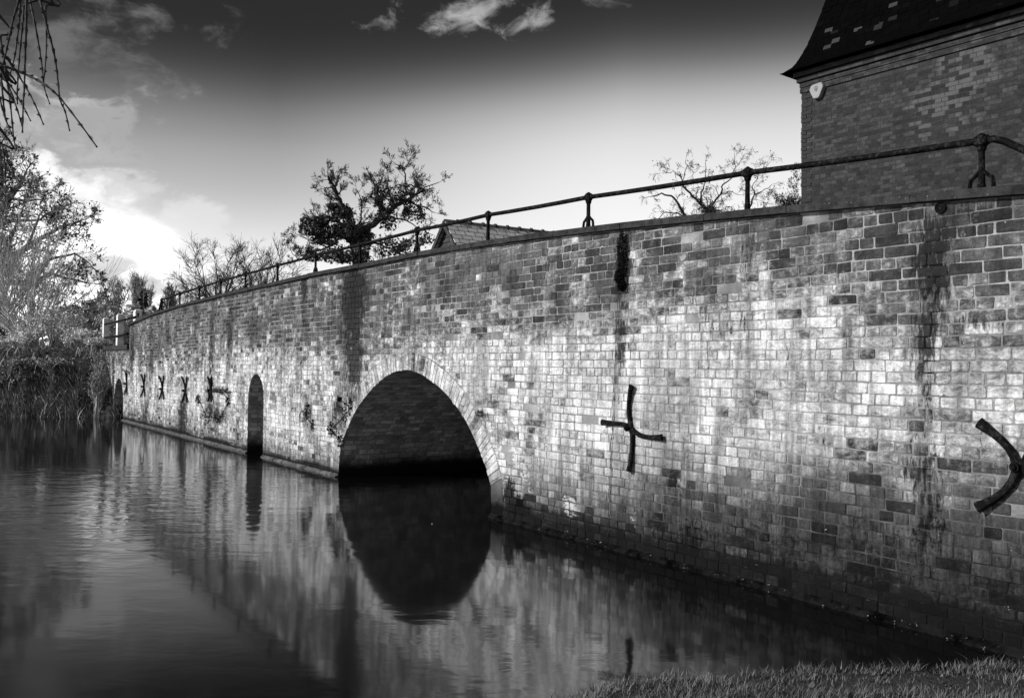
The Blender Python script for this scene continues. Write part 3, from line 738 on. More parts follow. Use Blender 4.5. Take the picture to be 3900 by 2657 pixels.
# ------------------------------------------------------------------ grass
def blade(mb, p, d, h, wdt, bend, mi=0):
    d = Vector((math.cos(d), math.sin(d), 0)); s_ = Vector((-d.y, d.x, 0))*wdt
    p = Vector(p); q = p+Vector((0, 0, h*.55))+d*bend*.35; r = p+Vector((0, 0, h))+d*bend
    i = [mb.vert(p-s_), mb.vert(p+s_), mb.vert(q+s_*.7), mb.vert(q-s_*.7), mb.vert(r)]
    mb.face((i[0], i[1], i[2], i[3]), mi); mb.face((i[3], i[2], i[4]), mi)
def leafquad(mb, p, s_, rg, mi=0):
    a = Vector((rg.gauss(0, 1), rg.gauss(0, 1), rg.gauss(0, 1))).normalized(); b = a.orthogonal().normalized()
    b.rotate(Matrix.Rotation(rg.uniform(0, 6.28), 3, a)); c = a.cross(b)
    p = Vector(p); i = [mb.vert(p-b*s_), mb.vert(p+c*s_*.55), mb.vert(p+b*s_), mb.vert(p-c*s_*.55)]; mb.face(i, mi)
def hxy(x, y):
    p = Vector((x, y, 0))-P0; return height(p.dot(Ev), p.dot(Nv))
gr = MB(); rg = random.Random(8); n_ = 0
hc = {}
def hfast(x, y):
    k = (int(x*25), int(y*25))
    if k not in hc: hc[k] = hxy((k[0]+.5)/25, (k[1]+.5)/25)
    return hc[k]
while n_ < 90000:
    x = rg.uniform(-1.2, 4.8); y = rg.uniform(1.9, 3.6)
    if rg.random() > .35 and not (x > -.2 and y > 2.2): continue
    z = hfast(x, y)
    if z < .10: n_ += .2; continue
    c = fbm(x*3, y*3, 2)+.5*fbm(x*9, y*9)
    if c < -.35 and rg.random() < .6: continue
    h = rg.uniform(.010, .034)*(1+.7*c); h *= 1.8 if rg.random() < .03 else 1
    blade(gr, (x, y, z-.004), rg.uniform(0, 6.28), h, rg.uniform(.0008, .0017), h*rg.uniform(.2, 1.6)); n_ += 1
while n_ < 97000:
    x = rg.uniform(-5, 7); y = rg.uniform(-4, 2.2)
    if near_bank(x, y) < .05: n_ += .1; continue
    h = rg.uniform(.03, .06); blade(gr, (x, y, hfast(x, y)-.004), rg.uniform(0, 6.28), h, .003, h*.5); n_ += 1
for _ in range(260):
    x = rg.uniform(-.4, 4.5); y = rg.uniform(2.2, 3.5); z = hfast(x, y)
    if z < .2: continue
    if rg.random() < .5: leafquad(gr, (x, y, z+rg.uniform(.005, .025)), rg.uniform(.008, .022), rg, 1)
    else: blade(gr, (x, y, z), rg.uniform(0, 6.28), rg.uniform(.05, .10), .0011, rg.uniform(.01, .07), 1)
tag(gr.build('grass', [M['grass'], M['leaf_dark']]), 'short lawn grass on the near bank in the lower right', 'grass', kind='stuff')
# far bank: overhanging dry grass and bramble
br = MB(); rb = random.Random(5)
for k in range(26000):
    x = rb.uniform(-24, -9.3); y = rb.uniform(24.1, 27.5)
    if rb.random() < .4: y = rb.uniform(24.1, 25.2)
    z = hfast(x, y)
    if z < -.2: continue
    c = fbm(x*1.1, y*1.4, 4)
    h = rb.uniform(.10, .32)*(1+c)*(1 if z < 1.5 else .45)
    blade(br, (x, y, z-.02), rb.uniform(0, 6.28) if rb.random() < .5 else rb.uniform(4.2, 5.3), max(.06, h), rb.uniform(.004, .013), h*rb.uniform(.3, 1.6))
for k in range(2600):
    tx, ty = rb.uniform(-20, -9.8), rb.uniform(24.3, 26.0); h0 = hfast(tx, ty)
    if h0 < .25 or fbm(tx*1.3, ty*1.6, 11) < .02: continue
    a = rb.uniform(3.3, 6.1); r = rb.uniform(.2, .6); b0 = Vector((tx, ty, h0-.02)); d = Vector((math.cos(a), math.sin(a)*.5, 0))
    pts = [b0, b0+d*r*.4+Vector((0, 0, .16*rb.uniform(.5, 1.2))), b0+d*r*.85+Vector((0, 0, .02)), b0+d*r+Vector((0, 0, -.22*rb.random()))]
    sd = Vector((-d.y, d.x, 0)).normalized()*rb.uniform(.004, .008)
    ii = [(br.vert(p-sd), br.vert(p+sd)) for p in pts]
    for q0, q1 in zip(ii, ii[1:]): br.face((q0[0], q0[1], q1[1], q1[0]), 1)
tag(br.build('bank_grass', [M['bramble'], M['reed']]), 'tangled shaded grass and bramble covering the far river bank', 'grass', kind='stuff')

# ------------------------------------------------------------------ trees
def grow(mb, p, d, L, r, depth, rg, up=.15, spread=.7, leaf=None, seg=5, kids=4, shrink=.62, min_r=.004, side=4, droop=0.0, wob=.13):
    pts = [p.copy()]; rad = [r]; d = d.normalized()
    for i in range(seg):
        d = (d + Vector((rg.gauss(0, wob), rg.gauss(0, wob), rg.gauss(0, wob*.85)+up*.3-droop*(i/seg)))).normalized()
        pts.append(pts[-1]+d*(L/seg)); rad.append(max(min_r, r*(1-(i+1)/seg*.55)))
    mb.tube(pts, rad, side if depth > 1 else 3, cap=False)
    if leaf: leaf(pts, depth)
    if depth <= 0: return
    for k in range(kids):
        f = rg.uniform(.25, 1.0); i = min(seg-1, int(f*seg)); q = pts[i].lerp(pts[i+1], f*seg-i)
        a = (pts[i+1]-pts[i]).normalized(); o = a.orthogonal().normalized(); o.rotate(Matrix.Rotation(rg.uniform(0, 6.28), 3, a))
        grow(mb, q, a*(1-spread*.4)+o*spread*rg.uniform(.6, 1.2)+Vector((0, 0, up)), L*shrink*rg.uniform(.7, 1.15), max(min_r, rad[i]*.6), depth-1, rg, up, spread, leaf, max(3, seg-1), kids, shrink, min_r, side, droop, wob)
def base_of(p): return Vector((p.x, p.y, 2.0))
def bare_tree(name, px, ytop, Y, label, cat='tree', seed=1, group=None, trunk_x=None, minr=.012, kids=4, depth=4, wide=1.0, base=None, bark='bark', up=.10, spread=.62):
    rg = random.Random(seed); top = at_y(px*D, ytop*D, Y); b = Vector((top.x, top.y, 2.0 if base is None else base)); H = top.z-b.z
    e = empty(name, b, label, cat, group); tr = MB(); cr_ = MB()
    h0 = H*.28; tp = [b+Vector((0, 0, -.1)), b+Vector((rg.uniform(-.1, .1), 0, h0*.5)), b+Vector((rg.uniform(-.15, .15), 0, h0))]
    tr.tube(tp, [H*.032, H*.026, H*.022], 8); tr.build('trunk', M[bark], e)
    cc_ = b+Vector((0, 0, H*.58)); Rx, Rz = H*.40*wide, H*.42; nl = 15
    for k in range(nl):
        elv = math.asin(lerp(-.25, .98, (k+.5)/nl)); a = k*2.399+rg.uniform(-.2, .2)
        dr = Vector((math.cos(a)*math.cos(elv), math.sin(a)*math.cos(elv), math.sin(elv))); q = rg.uniform(.68, .82)
        tip = cc_+Vector((dr.x*Rx*q, dr.y*Rx*q, dr.z*Rz*q)); p0 = tp[-1]-Vector((0, 0, H*.10*rg.random()))
        ctl = p0.lerp(tip, .45)+Vector((0, 0, H*.07*(1-abs(dr.z)))); P = []
        for i in range(8):
            f = i/7; P.append(p0.lerp(ctl, f).lerp(ctl.lerp(tip, f), f)+Vector((rg.gauss(0, .012)*H, rg.gauss(0, .012)*H, rg.gauss(0, .008)*H))*(1 if 0 < i else 0))
        cr_.tube(P, [lerp(H*.013, minr, f/7) for f in range(8)], 5, cap=False)
        for i in range(2, 8):
            for _ in range(2 if i < 7 else 4):
                tg = (P[min(i+1, 7)]-P[i-1]).normalized(); out = (P[i]-cc_+Vector((0, 0, H*.12))).normalized()
                grow(cr_, P[i], tg*.6+out*.55+Vector((rg.gauss(0, .45), rg.gauss(0, .45), rg.gauss(0, .4))), H*.14*rg.uniform(.6, 1.1), max(minr, H*.003), 2, rg, .05, .62, None, 3, 4, .62, minr, 3, 0.0, .12)
    cr_.build('crown', M[bark], e); return e
bare_tree('bare_tree', 503, 541, 58, 'rounded bare tree behind the rail, left of a matching smaller one', seed=3, group='bare trees beyond the bridge', minr=.007)
bare_tree('bare_tree', 600, 550, 62, 'bare tree behind the rail between the rounded one and the ivied tree', seed=12, group='bare trees beyond the bridge', minr=.007, wide=.85, kids=4)
bare_tree('bare_tree', 436, 648, 50, 'low spreading bare tree just above the far end of the railing', seed=22, group='bare trees beyond the bridge', minr=.006, wide=1.2, kids=4)

def limb_tree(name, Y, limbs, mats, label, seed, twig=(.6, 2, 4), ivy=(), minr=.008, leafs=0, droop=0.0, leaf_s=.05, jit=.6, base=None, up=.15, twig_n=1.0):
    """limbs: polylines of survey pixels with start and end radius; twigs sprout from them"""
    rg = random.Random(seed); root = at_y(limbs[0][0][0][0]*D, limbs[0][0][0][1]*D, Y)
    e = empty(name, Vector((root.x, root.y, 2.0 if base is None else base)), label, 'tree'); tr = MB(); cr_ = MB(); lv = MB()
    def lf(pts, depth):
        if depth <= 1 and leafs:
            for p in pts[1:]:
                if rg.random() < leafs: leafquad(lv, p+Vector((rg.gauss(0, .03), rg.gauss(0, .03), rg.gauss(0, .03))), leaf_s*rg.uniform(.6, 1.2), rg)
    ends = {}
    for li, (pp, r0, r1) in enumerate(limbs):
        off = 0 if li == 0 else rg.uniform(-jit, jit); n_ = len(pp); pts = []
        key = pp[0]; o0 = ends.get(key, 0.0)
        for i, (x, y) in enumerate(pp):
            o_ = lerp(o0, o0+off, i/(n_-1)); pts.append(at_y(x*D, y*D, Y+o_)); ends[(x, y)] = o_
        pts2 = []
        for a, b in zip(pts, pts[1:]):
            for k in range(3): pts2.append(a.lerp(b, k/3)+Vector((rg.gauss(0, .02), rg.gauss(0, .02), rg.gauss(0, .02)))*(1 if k else 0))
        if li == 0 and pts2[0].z > 2.0: pts2 = [Vector((pts2[0].x-.1, pts2[0].y, 1.95)), pts2[0].lerp(Vector((pts2[0].x, pts2[0].y, 1.95)), .4)] + pts2
        pts2.append(pts[-1]); n2 = len(pts2); rad = [lerp(r0, r1, i/(n2-1)) for i in range(n2)]
        tgt = tr if li == 0 else cr_
        tgt.tube(pts2, rad, 6)
        Ltot = sum((b-a).length for a, b in zip(pts2, pts2[1:]))
        for k in range(int(Ltot*twig[2]*twig_n)):
            f = rg.uniform(.12 if li else .6, 1); i = min(n2-2, int(f*(n2-1))); a = (pts2[i+1]-pts2[i]).normalized(); o = a.orthogonal().normalized(); o.rotate(Matrix.Rotation(rg.uniform(0, 6.28), 3, a))
            grow(cr_, pts2[i], a*.5+o+Vector((0, 0, up)), twig[0]*rg.uniform(.5, 1.2), max(minr, rad[i]*.4), twig[1], rg, up, .8, lf, 4, 4, .65, minr, 3, droop)
        grow(cr_, pts2[-1], pts2[-1]-pts2[-2], twig[0]*.8, max(minr, r1*.8), twig[1], rg, up, .8, lf, 4, 4, .65, minr, 3, droop)
    for (x, y, rx, ry, n_) in ivy:
        c = at_y(x*D, y*D, Y); k = Y/2026.0
        sub = [(rg.uniform(-.8, .8), rg.uniform(-.8, .8), rg.uniform(-.6, .6), rg.uniform(.2, .55)) for _ in range(18)]
        for _ in range(n_):
            s = rg.choice(sub); d = Vector((rg.gauss(0, 1), rg.gauss(0, 1), rg.gauss(0, 1))).normalized()*s[3]*rg.uniform(.5, 1.1)
            p = c+Vector(((s[0]*.8+d.x)*rx*k, (s[2]+d.y)*rx*k*.7, (s[1]*.8+d.z)*ry*k)); leafquad(lv, p, leaf_s*rg.uniform(.6, 1.3), rg)
    tr.build('trunk', M[mats[0]], e); cr_.build('crown', M[mats[0]], e)
    if lv.f: lv.build('leaves', M[mats[1]], e)
    return e
q3 = lambda x, y: ((1000+x/2.2612)/D, (500+y/2.2612)/D)
ivt = [([q3(820, 1200), q3(810, 1000), q3(790, 900)], .20, .15),
  ([q3(790, 900), q3(730, 850), q3(640, 770), q3(540, 735), q3(440, 760)], .10, .04), ([q3(790, 900), q3(740, 740), q3(690, 650), q3(640, 560), q3(615, 480)], .12, .06),
  ([q3(615, 480), q3(580, 430), q3(562, 378)], .05, .02), ([q3(615, 480), q3(650, 420), q3(665, 365)], .05, .015), ([q3(615, 480), q3(570, 485), q3(530, 492)], .03, .01),
  ([q3(790, 900), q3(960, 800), q3(1060, 720), q3(1140, 640), q3(1250, 595), q3(1330, 540)], .12, .05), ([q3(1050, 720), q3(1020, 640), q3(985, 540), q3(975, 470)], .10, .04),
  ([q3(1330, 540), q3(1350, 480), q3(1280, 460), q3(1230, 490)], .04, .02), ([q3(1330, 540), q3(1400, 480), q3(1520, 440)], .035, .012), ([q3(1230, 490), q3(1230, 400), q3(1200, 320), q3(1130, 270)], .035, .012),
  ([q3(1200, 320), q3(1250, 290), q3(1275, 240)], .02, .01), ([q3(1250, 595), q3(1330, 640), q3(1420, 660), q3(1480, 700)], .04, .012), ([q3(975, 470), q3(1010, 440), q3(1050, 380)], .03, .012), ([q3(975, 470), q3(930, 430)], .02, .01),
  ([q3(1060, 720), q3(1110, 740), q3(1220, 760), q3(1330, 830)], .04, .015), ([q3(810, 1000), q3(700, 910), q3(560, 1000), q3(400, 1040), q3(300, 1100)], .06, .012), ([q3(560, 1000), q3(420, 940), q3(310, 890)], .03, .01),
  ([q3(810, 1000), q3(960, 960), q3(1120, 1010), q3(1260, 930)], .05, .015), ([q3(300, 1100), q3(250, 1040), q3(225, 960)], .015, .008), ([q3(1140, 640), q3(1090, 540), q3(1080, 420)], .05, .02), ([q3(790, 900), q3(850, 760), q3(860, 620), q3(810, 500)], .04, .01)]
ivy_b = [(768, 480, 36, 26, 1500), (790, 520, 40, 30, 1500), (715, 510, 38, 24, 1500), (740, 540, 50, 22, 1500), (860, 445, 22, 34, 380), (910, 440, 40, 30, 260), (825, 540, 36, 24, 800), (790, 575, 60, 26, 1600), (900, 560, 55, 26, 500), (955, 545, 35, 26, 240), (720, 578, 34, 18, 500), (940, 480, 30, 34, 350), (880, 500, 34, 30, 380)]
limb_tree('ivied_tree', 30, ivt, ('bark', 'leaf_dark'), 'gnarled tree thick with dark ivy on the left and bare crooked branches on the right', 7, (.42, 3, 5), ivy_b, .006, 0, 0, .06, .8, 1.9)
q5 = lambda x, y: ((2400+x/2.2612)/D, (300+y/2.2612)/D)
rt = [([q5(640, 1300), q5(680, 1190), q5(700, 1140), q5(660, 1120)], .08, .05), ([q5(660, 1120), q5(610, 1085), q5(530, 1010), q5(460, 930), q5(450, 880)], .04, .02), ([q5(610, 1085), q5(610, 980), q5(640, 910), q5(580, 890)], .025, .012),
  ([q5(660, 1120), q5(720, 1070), q5(785, 990), q5(800, 910), q5(870, 860)], .035, .014), ([q5(785, 990), q5(850, 970), q5(940, 1000)], .014, .007), ([q5(640, 1300), q5(500, 1210), q5(430, 1110), q5(380, 1030), q5(270, 985), q5(180, 1015)], .05, .012),
  ([q5(500, 1210), q5(400, 1150), q5(300, 1150), q5(250, 1200)], .02, .01), ([q5(450, 880), q5(480, 780), q5(480, 700)], .012, .006), ([q5(640, 910), q5(650, 800), q5(650, 710)], .012, .006), ([q5(870, 860), q5(910, 760), q5(900, 650)], .014, .006), ([q5(910, 760), q5(980, 660)], .01, .006),
  ([q5(640, 1300), q5(900, 1240), q5(1020, 1120), q5(1070, 1000), q5(1050, 935)], .04, .014), ([q5(1070, 1000), q5(1140, 970), q5(1210, 920)], .014, .008), ([q5(450, 880), q5(370, 790), q5(300, 810)], .012, .006), ([q5(1050, 935), q5(1100, 830), q5(1200, 720)], .012, .006), ([q5(900, 1240), q5(920, 1150), q5(860, 1100), q5(790, 1130)], .012, .006)]
limb_tree('weeping_thorn_tree', 24, rt, ('bark', 'leaf_dark'), 'wispy bare tree with drooping twigs behind the bridge rail near the tower', 9, (.34, 2, 7), (), .0035, .10, .35, .03, .5, 2.0, .05)
rt2 = [([q5(1430, 1300), q5(1400, 1150), q5(1390, 1100)], .05, .02), ([q5(1390, 1100), q5(1330, 1060), q5(1260, 1020)], .015, .006), ([q5(1390, 1100), q5(1420, 1040), q5(1440, 960), q5(1410, 820)], .012, .005), ([q5(1390, 1100), q5(1310, 1050), q5(1220, 1080)], .012, .006)]
limb_tree('bare_shrub', 24, rt2, ('bark', 'leaf_dark'), 'small leafless shrub showing beside the left corner of the brick tower', 10, (.25, 2, 9), (), .0035, .4, .2, .03, .3, 2.0)

# big leafy bank tree at far left
lt = [([(-10, 790), (-15, 640), (-30, 520)], .5, .34), ([(-15, 640), (60, 640), (120, 622), (190, 640)], .10, .03), ([(-30, 520), (20, 450), (55, 400)], .2, .05), ([(-30, 520), (0, 420), (0, 340)], .2, .05), ([(-15, 640), (60, 560), (130, 520), (185, 500)], .13, .03),
  ([(-10, 760), (90, 715), (150, 705), (215, 700)], .10, .02), ([(60, 640), (110, 590), (170, 575), (205, 600)], .07, .02), ([(20, 450), (70, 455), (110, 450)], .06, .02), ([(60, 560), (85, 500), (105, 460)], .06, .02), ([(-30, 520), (30, 500), (90, 500)], .1, .03), ([(90, 500), (130, 470), (160, 480)], .04, .02), ([(-15, 640), (20, 560), (50, 480)], .1, .03),
  ([(60, 640), (100, 660), (150, 670)], .05, .02), ([(0, 420), (15, 380), (15, 340)], .05, .015), ([(-30, 520), (-60, 400), (-40, 300)], .2, .05)]
limb_tree('bank_tree', 32, lt, ('bark_far', 'leaf_bank'), 'large dark spreading tree still holding leaves over the far left bank', 15, (.80, 3, 2.7), [(0, 430, 40, 60, 500), (20, 400, 26, 40, 240), (0, 340, 24, 30, 160), (140, 520, 34, 30, 130), (110, 480, 30, 26, 130), (160, 620, 36, 40, 130), (60, 560, 40, 60, 200), (185, 600, 20, 30, 60)], .007, .09, .1, .065, .6, 1.9)
# pale pollard willow in front
rgp = random.Random(2); wb = at_y(62*D, 785*D, 27.3); wb.z = 1.95
e = empty('pollard_willow', wb, 'pale many-stemmed willow bush fanning up from the far left bank', 'tree')
st = MB(); tw = MB()
st.tube([wb+Vector((0, 0, -.1)), wb+Vector((.02, 0, .3)), wb+Vector((0, 0, .5))], [.28, .25, .2], 8)
for k in range(46):
    a = rgp.uniform(-1.25, 1.0); dy = rgp.uniform(-.4, .4); d = Vector((math.sin(a), dy, math.cos(a)*1.1)); L_ = rgp.uniform(1.2, 2.6)
    grow(st if k < 14 else tw, wb+Vector((rgp.uniform(-.2, .2), rgp.uniform(-.15, .15), .3)), d, L_, .03 if k < 14 else .015, 2, rgp, .22, .45, None, 5, 3, .6, .006, 4)
st.build('trunk', M['bark_pale'], e); tw.build('crown', M['bark_mid'], e)
rgp = random.Random(31); wb = at_y(-12*D, 785*D, 29.0); wb.z = 1.95
e = empty('pollard_willow', wb, 'tall upright willow bush with grey shoots at the extreme left edge', 'tree')
st = MB(); tw = MB()
st.tube([wb+Vector((0, 0, -.1)), wb+Vector((.02, 0, .3)), wb+Vector((0, 0, .7))], [.35, .3, .25], 8)
for k in range(60):
    a = rgp.uniform(-.9, .95); dy = rgp.uniform(-.4, .4); d = Vector((math.sin(a), dy, math.cos(a)*1.1)); L_ = rgp.uniform(1.8, 3.6)
    grow(tw, wb+Vector((rgp.uniform(-.2, .2), rgp.uniform(-.15, .15), .4)), d, L_, .02, 2, rgp, .25, .4, None, 5, 4, .55, .006, 3)
st.build('trunk', M['bark'], e); tw.build('crown', M['bark_mid'], e)

# pale sunlit undergrowth on top of the bank
def bush(name, x, y, Y, rx, ry, n_, leafm, ls, label, cat='bush', seed=1, group=None, stems=True, base=2.0):
    rg = random.Random(seed); c = at_y(x*D, y*D, Y); k = Y/2026.0; b = Vector((c.x, c.y, base))
    e = empty(name, b, label, cat, group); st = MB(); lv = MB()
    tops = []; b.z = min(b.z, c.z-ry*k*.5)
    for i in range(16 if stems else 5):
        tip = c+Vector((rg.uniform(-1, 1)*rx*k*.8, rg.uniform(-1, 1)*rx*k*.5, rg.uniform(-.6, .9)*ry*k)); tops.append(tip)
        midp = b.lerp(tip, .5)+Vector((rg.gauss(0, .05)*rx*k, 0, 0)); st.tube([b+Vector((rg.uniform(-.1, .1), 0, -.05)), midp, tip], [.03, .018, .008], 4)
        for _ in range(4): grow(st, midp.lerp(tip, rg.random()), (tip-b)+Vector((rg.gauss(0, 1), rg.gauss(0, 1), 0))*ry*k*.6, ry*k*.5, .01, 1, rg, .2, .6, None, 3, 3, .6, .006, 3)
    for _ in range(n_):
        t_ = rg.choice(tops); p = t_+Vector((rg.gauss(0, .28)*rx*k, rg.gauss(0, .3)*rx*k, rg.gauss(0, .25)*ry*k))
        if p.z < b.z: p.z = b.z+rg.random()*.3
        leafquad(lv, p, ls*rg.uniform(.5, 1.3), rg)
    st.build('stem', M['bark_mid'], e); lv.build('foliage', M[leafm], e); return e
bs = [(18, 778, 26.6, 24, 9, 'leaf_pale', 'low pale scrub at the left edge of the bank top'), (80, 752, 26.9, 34, 30, 'leaf_pale', 'pale sunlit scrub spreading below the pale willow'), (136, 742, 27.0, 30, 34, 'leaf_pale', 'pale leafy scrub right of the pale willow'),
      (180, 764, 26.6, 30, 15, 'leaf_pale', 'low bright scrub between the willow and the white posts'), (215, 776, 26.2, 18, 8, 'leaf_pale', 'small bright tuft beside the low end wall'), (120, 730, 28.5, 30, 26, 'leaf_far', 'mid grey bush standing behind the pale scrub'), (160, 740, 31, 30, 26, 'leaf_far', 'twiggy bush behind the low bright scrub'),
      (40, 745, 27.5, 34, 30, 'leaf_far', 'shaded bush under the big leafy tree'), (280, 765, 30, 30, 14, 'leaf_far', 'grey bush seen through the white posts')]
for i, (x, y, Y, rx, ry, lm, lb) in enumerate(bs):
    bush('bush', x, y, Y, rx, ry, 1500, lm, .035, lb, seed=40+i, group='scrub on the far bank')
# dark bramble mounds on the bank face
for i, (x, y, Y, rx, ry, lb) in enumerate([(222, 860, 24.9, 16, 50, 'dark bramble growing against the end of the brick wall'), (20, 850, 25.3, 50, 34, 'dark bramble mound on the shaded bank at far left'), (110, 822, 25.5, 60, 8, 'dark bramble along the brow of the shaded bank')]):
    bush('bramble', x, y, Y, rx, ry, 900, 'bramble', .035, lb, 'bush', 60+i, 'brambles on the far bank', True, hxy(at_y(x*D, y*D, Y).x, Y))
# reeds at the foot of the bank
rd = MB(); rr_ = random.Random(6)
for k in range(70):
    x = rr_.uniform(-17, -9.9)+.6*rr_.gauss(0, 1)*0; y = 24.25+rr_.uniform(-.1, .25); blade(rd, (x, y, hfast(x, y) if hfast(x, y) > 0 else -.02), rr_.uniform(0, 6.28), rr_.uniform(.15, .5), .009, rr_.uniform(.05, .3))
tag(rd.build('reeds', M['reed']), 'thin pale reeds at the foot of the far bank by the small culvert', 'reeds', kind='stuff')

# distant tree line
def far_tree(name, x, ytop, ybase, Y, rx, shape, label, seed, leafm='leaf_far', n_=2600, ls=.16):
    rg = random.Random(seed); top = at_y(x*D, ytop*D, Y); b = Vector((top.x, top.y, 2.0+(.5 if Y > 80 else 0))); H = top.z-b.z; k = Y/2026.0; R = rx*k
    e = empty(name, b, label, 'tree', 'trees far beyond the meadow'); tr = MB(); cr_ = MB()
    tr.tube([b-Vector((0, 0, .6)), b+Vector((0, 0, H*.4))], [H*.03, H*.02], 6)
    for i in range(26):
        f = rg.uniform(.15, 1); a = rg.uniform(0, 6.28); rr = R*(math.sin(min(1, f)*math.pi*.9)+.15 if shape != 'column' else .7)
        tip = b+Vector((math.cos(a)*rr*rg.uniform(.3, 1), math.sin(a)*rr*rg.uniform(.3, 1), H*f))
        cr_.tube([b+Vector((0, 0, H*f*.35)), (b+Vector((0, 0, H*f*.5))).lerp(tip, .6), tip], [.09, .05, .02], 3)
        for _ in range(3): grow(cr_, tip, (tip-b)*.3+Vector((rg.gauss(0, 1), rg.gauss(0, 1), .8)), H*.13, .025, 1, rg, .3, .6, None, 3, 5, .6, .018, 3)
    cl = [(rg.uniform(0, 6.28), rg.uniform(.12, 1), rg.uniform(0, 1)) for _ in range(26)]
    for _ in range(n_):
        a, f, q = rg.choice(cl); pr = {'round': math.sqrt(max(.02, 1-((f-.5)/.5)**2)), 'column': .8, 'cone': 1.1-f}[shape]
        p = b+Vector((math.cos(a)*R*pr*q+rg.gauss(0, .14)*R, math.sin(a)*R*pr*q+rg.gauss(0, .14)*R, H*f+rg.gauss(0, .05)*H)); p.z = min(max(p.z, b.z), top.z+.2)
        leafquad(cr_, p, ls*rg.uniform(.5, 1.3), rg, 1)
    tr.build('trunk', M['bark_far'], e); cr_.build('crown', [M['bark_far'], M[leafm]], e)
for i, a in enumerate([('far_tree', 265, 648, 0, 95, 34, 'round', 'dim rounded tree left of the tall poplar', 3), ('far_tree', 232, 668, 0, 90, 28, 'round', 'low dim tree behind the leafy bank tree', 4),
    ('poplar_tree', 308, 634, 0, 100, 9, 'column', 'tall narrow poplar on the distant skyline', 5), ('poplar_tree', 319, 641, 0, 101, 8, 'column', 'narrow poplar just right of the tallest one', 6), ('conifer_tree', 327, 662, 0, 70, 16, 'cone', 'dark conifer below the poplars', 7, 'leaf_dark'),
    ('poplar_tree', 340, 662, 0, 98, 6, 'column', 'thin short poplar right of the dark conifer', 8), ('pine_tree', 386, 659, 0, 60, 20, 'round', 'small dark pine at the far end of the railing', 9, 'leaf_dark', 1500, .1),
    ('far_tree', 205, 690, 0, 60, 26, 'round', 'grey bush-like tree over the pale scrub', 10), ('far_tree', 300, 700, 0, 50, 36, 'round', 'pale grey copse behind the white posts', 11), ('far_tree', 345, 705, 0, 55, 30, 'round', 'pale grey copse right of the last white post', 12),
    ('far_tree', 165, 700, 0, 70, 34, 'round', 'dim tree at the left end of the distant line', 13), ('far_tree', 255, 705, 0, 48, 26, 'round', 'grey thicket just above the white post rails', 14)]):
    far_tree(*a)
# long far hedge behind everything
hd = MB(); rh_ = random.Random(77)
for k in range(14000):
    x = rh_.uniform(-75, -8); y = rh_.uniform(62, 66)+.15*abs(x+30); z = 2+rh_.random()**1.4*(2.6+1.3*fbm(x*.12, 0)); leafquad(hd, (x, y, z), rh_.uniform(.12, .3), rh_)
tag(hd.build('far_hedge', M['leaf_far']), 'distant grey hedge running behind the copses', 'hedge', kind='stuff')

# ------------------------------------------------------------------ barn roof behind the bridge
Yb = 27.0
ap = at_y(1018*D, 506*D, Yb); sl_b = at_y(985*D, 560*D, Yb+1.2); rr_b = at_y(1048*D, 553*D, Yb-1.0); re = at_y(1268*D, 528.5*D, Yb+2.2)
bn = empty('barn', Vector((ap.x, ap.y, 2.0)), 'small barn with pale slate roof and dark boarded gable peeping over the parapet', 'building')
rdir = (re-ap); rdir.z = 0; rdir.normalize(); gd = Vector((-rdir.y, rdir.x, 0))   # gd points away
if gd.y < 0: gd = -gd
slope = 1.05; half = 3.0; Lr = 9.0
def slate_fn(t, b):
    uv = uv_co(t); br_ = t.n.new('ShaderNodeTexBrick'); t.put(br_.inputs['Vector'], uv); br_.inputs['Color1'].default_value = (.5, .5, .5, 1); br_.inputs['Color2'].default_value = (.68, .68, .68, 1); br_.inputs['Mortar'].default_value = (.03, .03, .03, 1)
    br_.inputs['Scale'].default_value = 1; br_.inputs['Brick Width'].default_value = .34; br_.inputs['Row Height'].default_value = .2; br_.inputs['Mortar Size'].default_value = .012
    bw_ = t.n.new('ShaderNodeRGBToBW'); t.l.new(br_.outputs['Color'], bw_.inputs[0]); n = t.noise(uv, 8, 5)
    return t.mul(bw_.outputs[0], t.add(.6, t.mul(n, .8))), t.bump(t.mul(br_.outputs['Fac'], -1), .6, .02)
M['slate'] = mat('slate', slate_fn, .6, .4)
rf = MB(); dz = Vector((0, 0, -1))
for sg in (-1, 1):
    dn = (gd*sg*half + dz*half*slope); o_ = -rdir*.15; ln = dn.length; nn = (gd*sg*slope+Vector((0, 0, 1))).normalized()*.05
    q = [ap+o_, ap+rdir*Lr, ap+rdir*Lr+dn, ap+o_+dn]; uvs = [(0, 0), (Lr, 0), (Lr, ln), (0, ln)]
    top = [rf.vert(p+nn, uv=c) for p, c in zip(q, uvs)]; bot = [rf.vert(p, uv=c) for p, c in zip(q, uvs)]
    rf.face(top); rf.face(bot[::-1])
    for k in range(4): rf.face((top[k], top[(k+1) % 4], bot[(k+1) % 4], bot[k]))
rfo = rf.build('roof', M['slate'], bn)
rdg = MB()
x_ = 0
while x_ < Lr: rdg.tube([ap+rdir*(x_-.15)+Vector((0, 0, .05)), ap+rdir*(x_+.28)+Vector((0, 0, .05)), ap+rdir*(x_+.29)+Vector((0, 0, .06)), ap+rdir*(x_+.34)+Vector((0, 0, .06))], [.06, .06, .085, .085], 8); x_ += .45
rdg.build('ridge_tile', M['wood'], bn)
gb = MB(); nb_ = 22; 
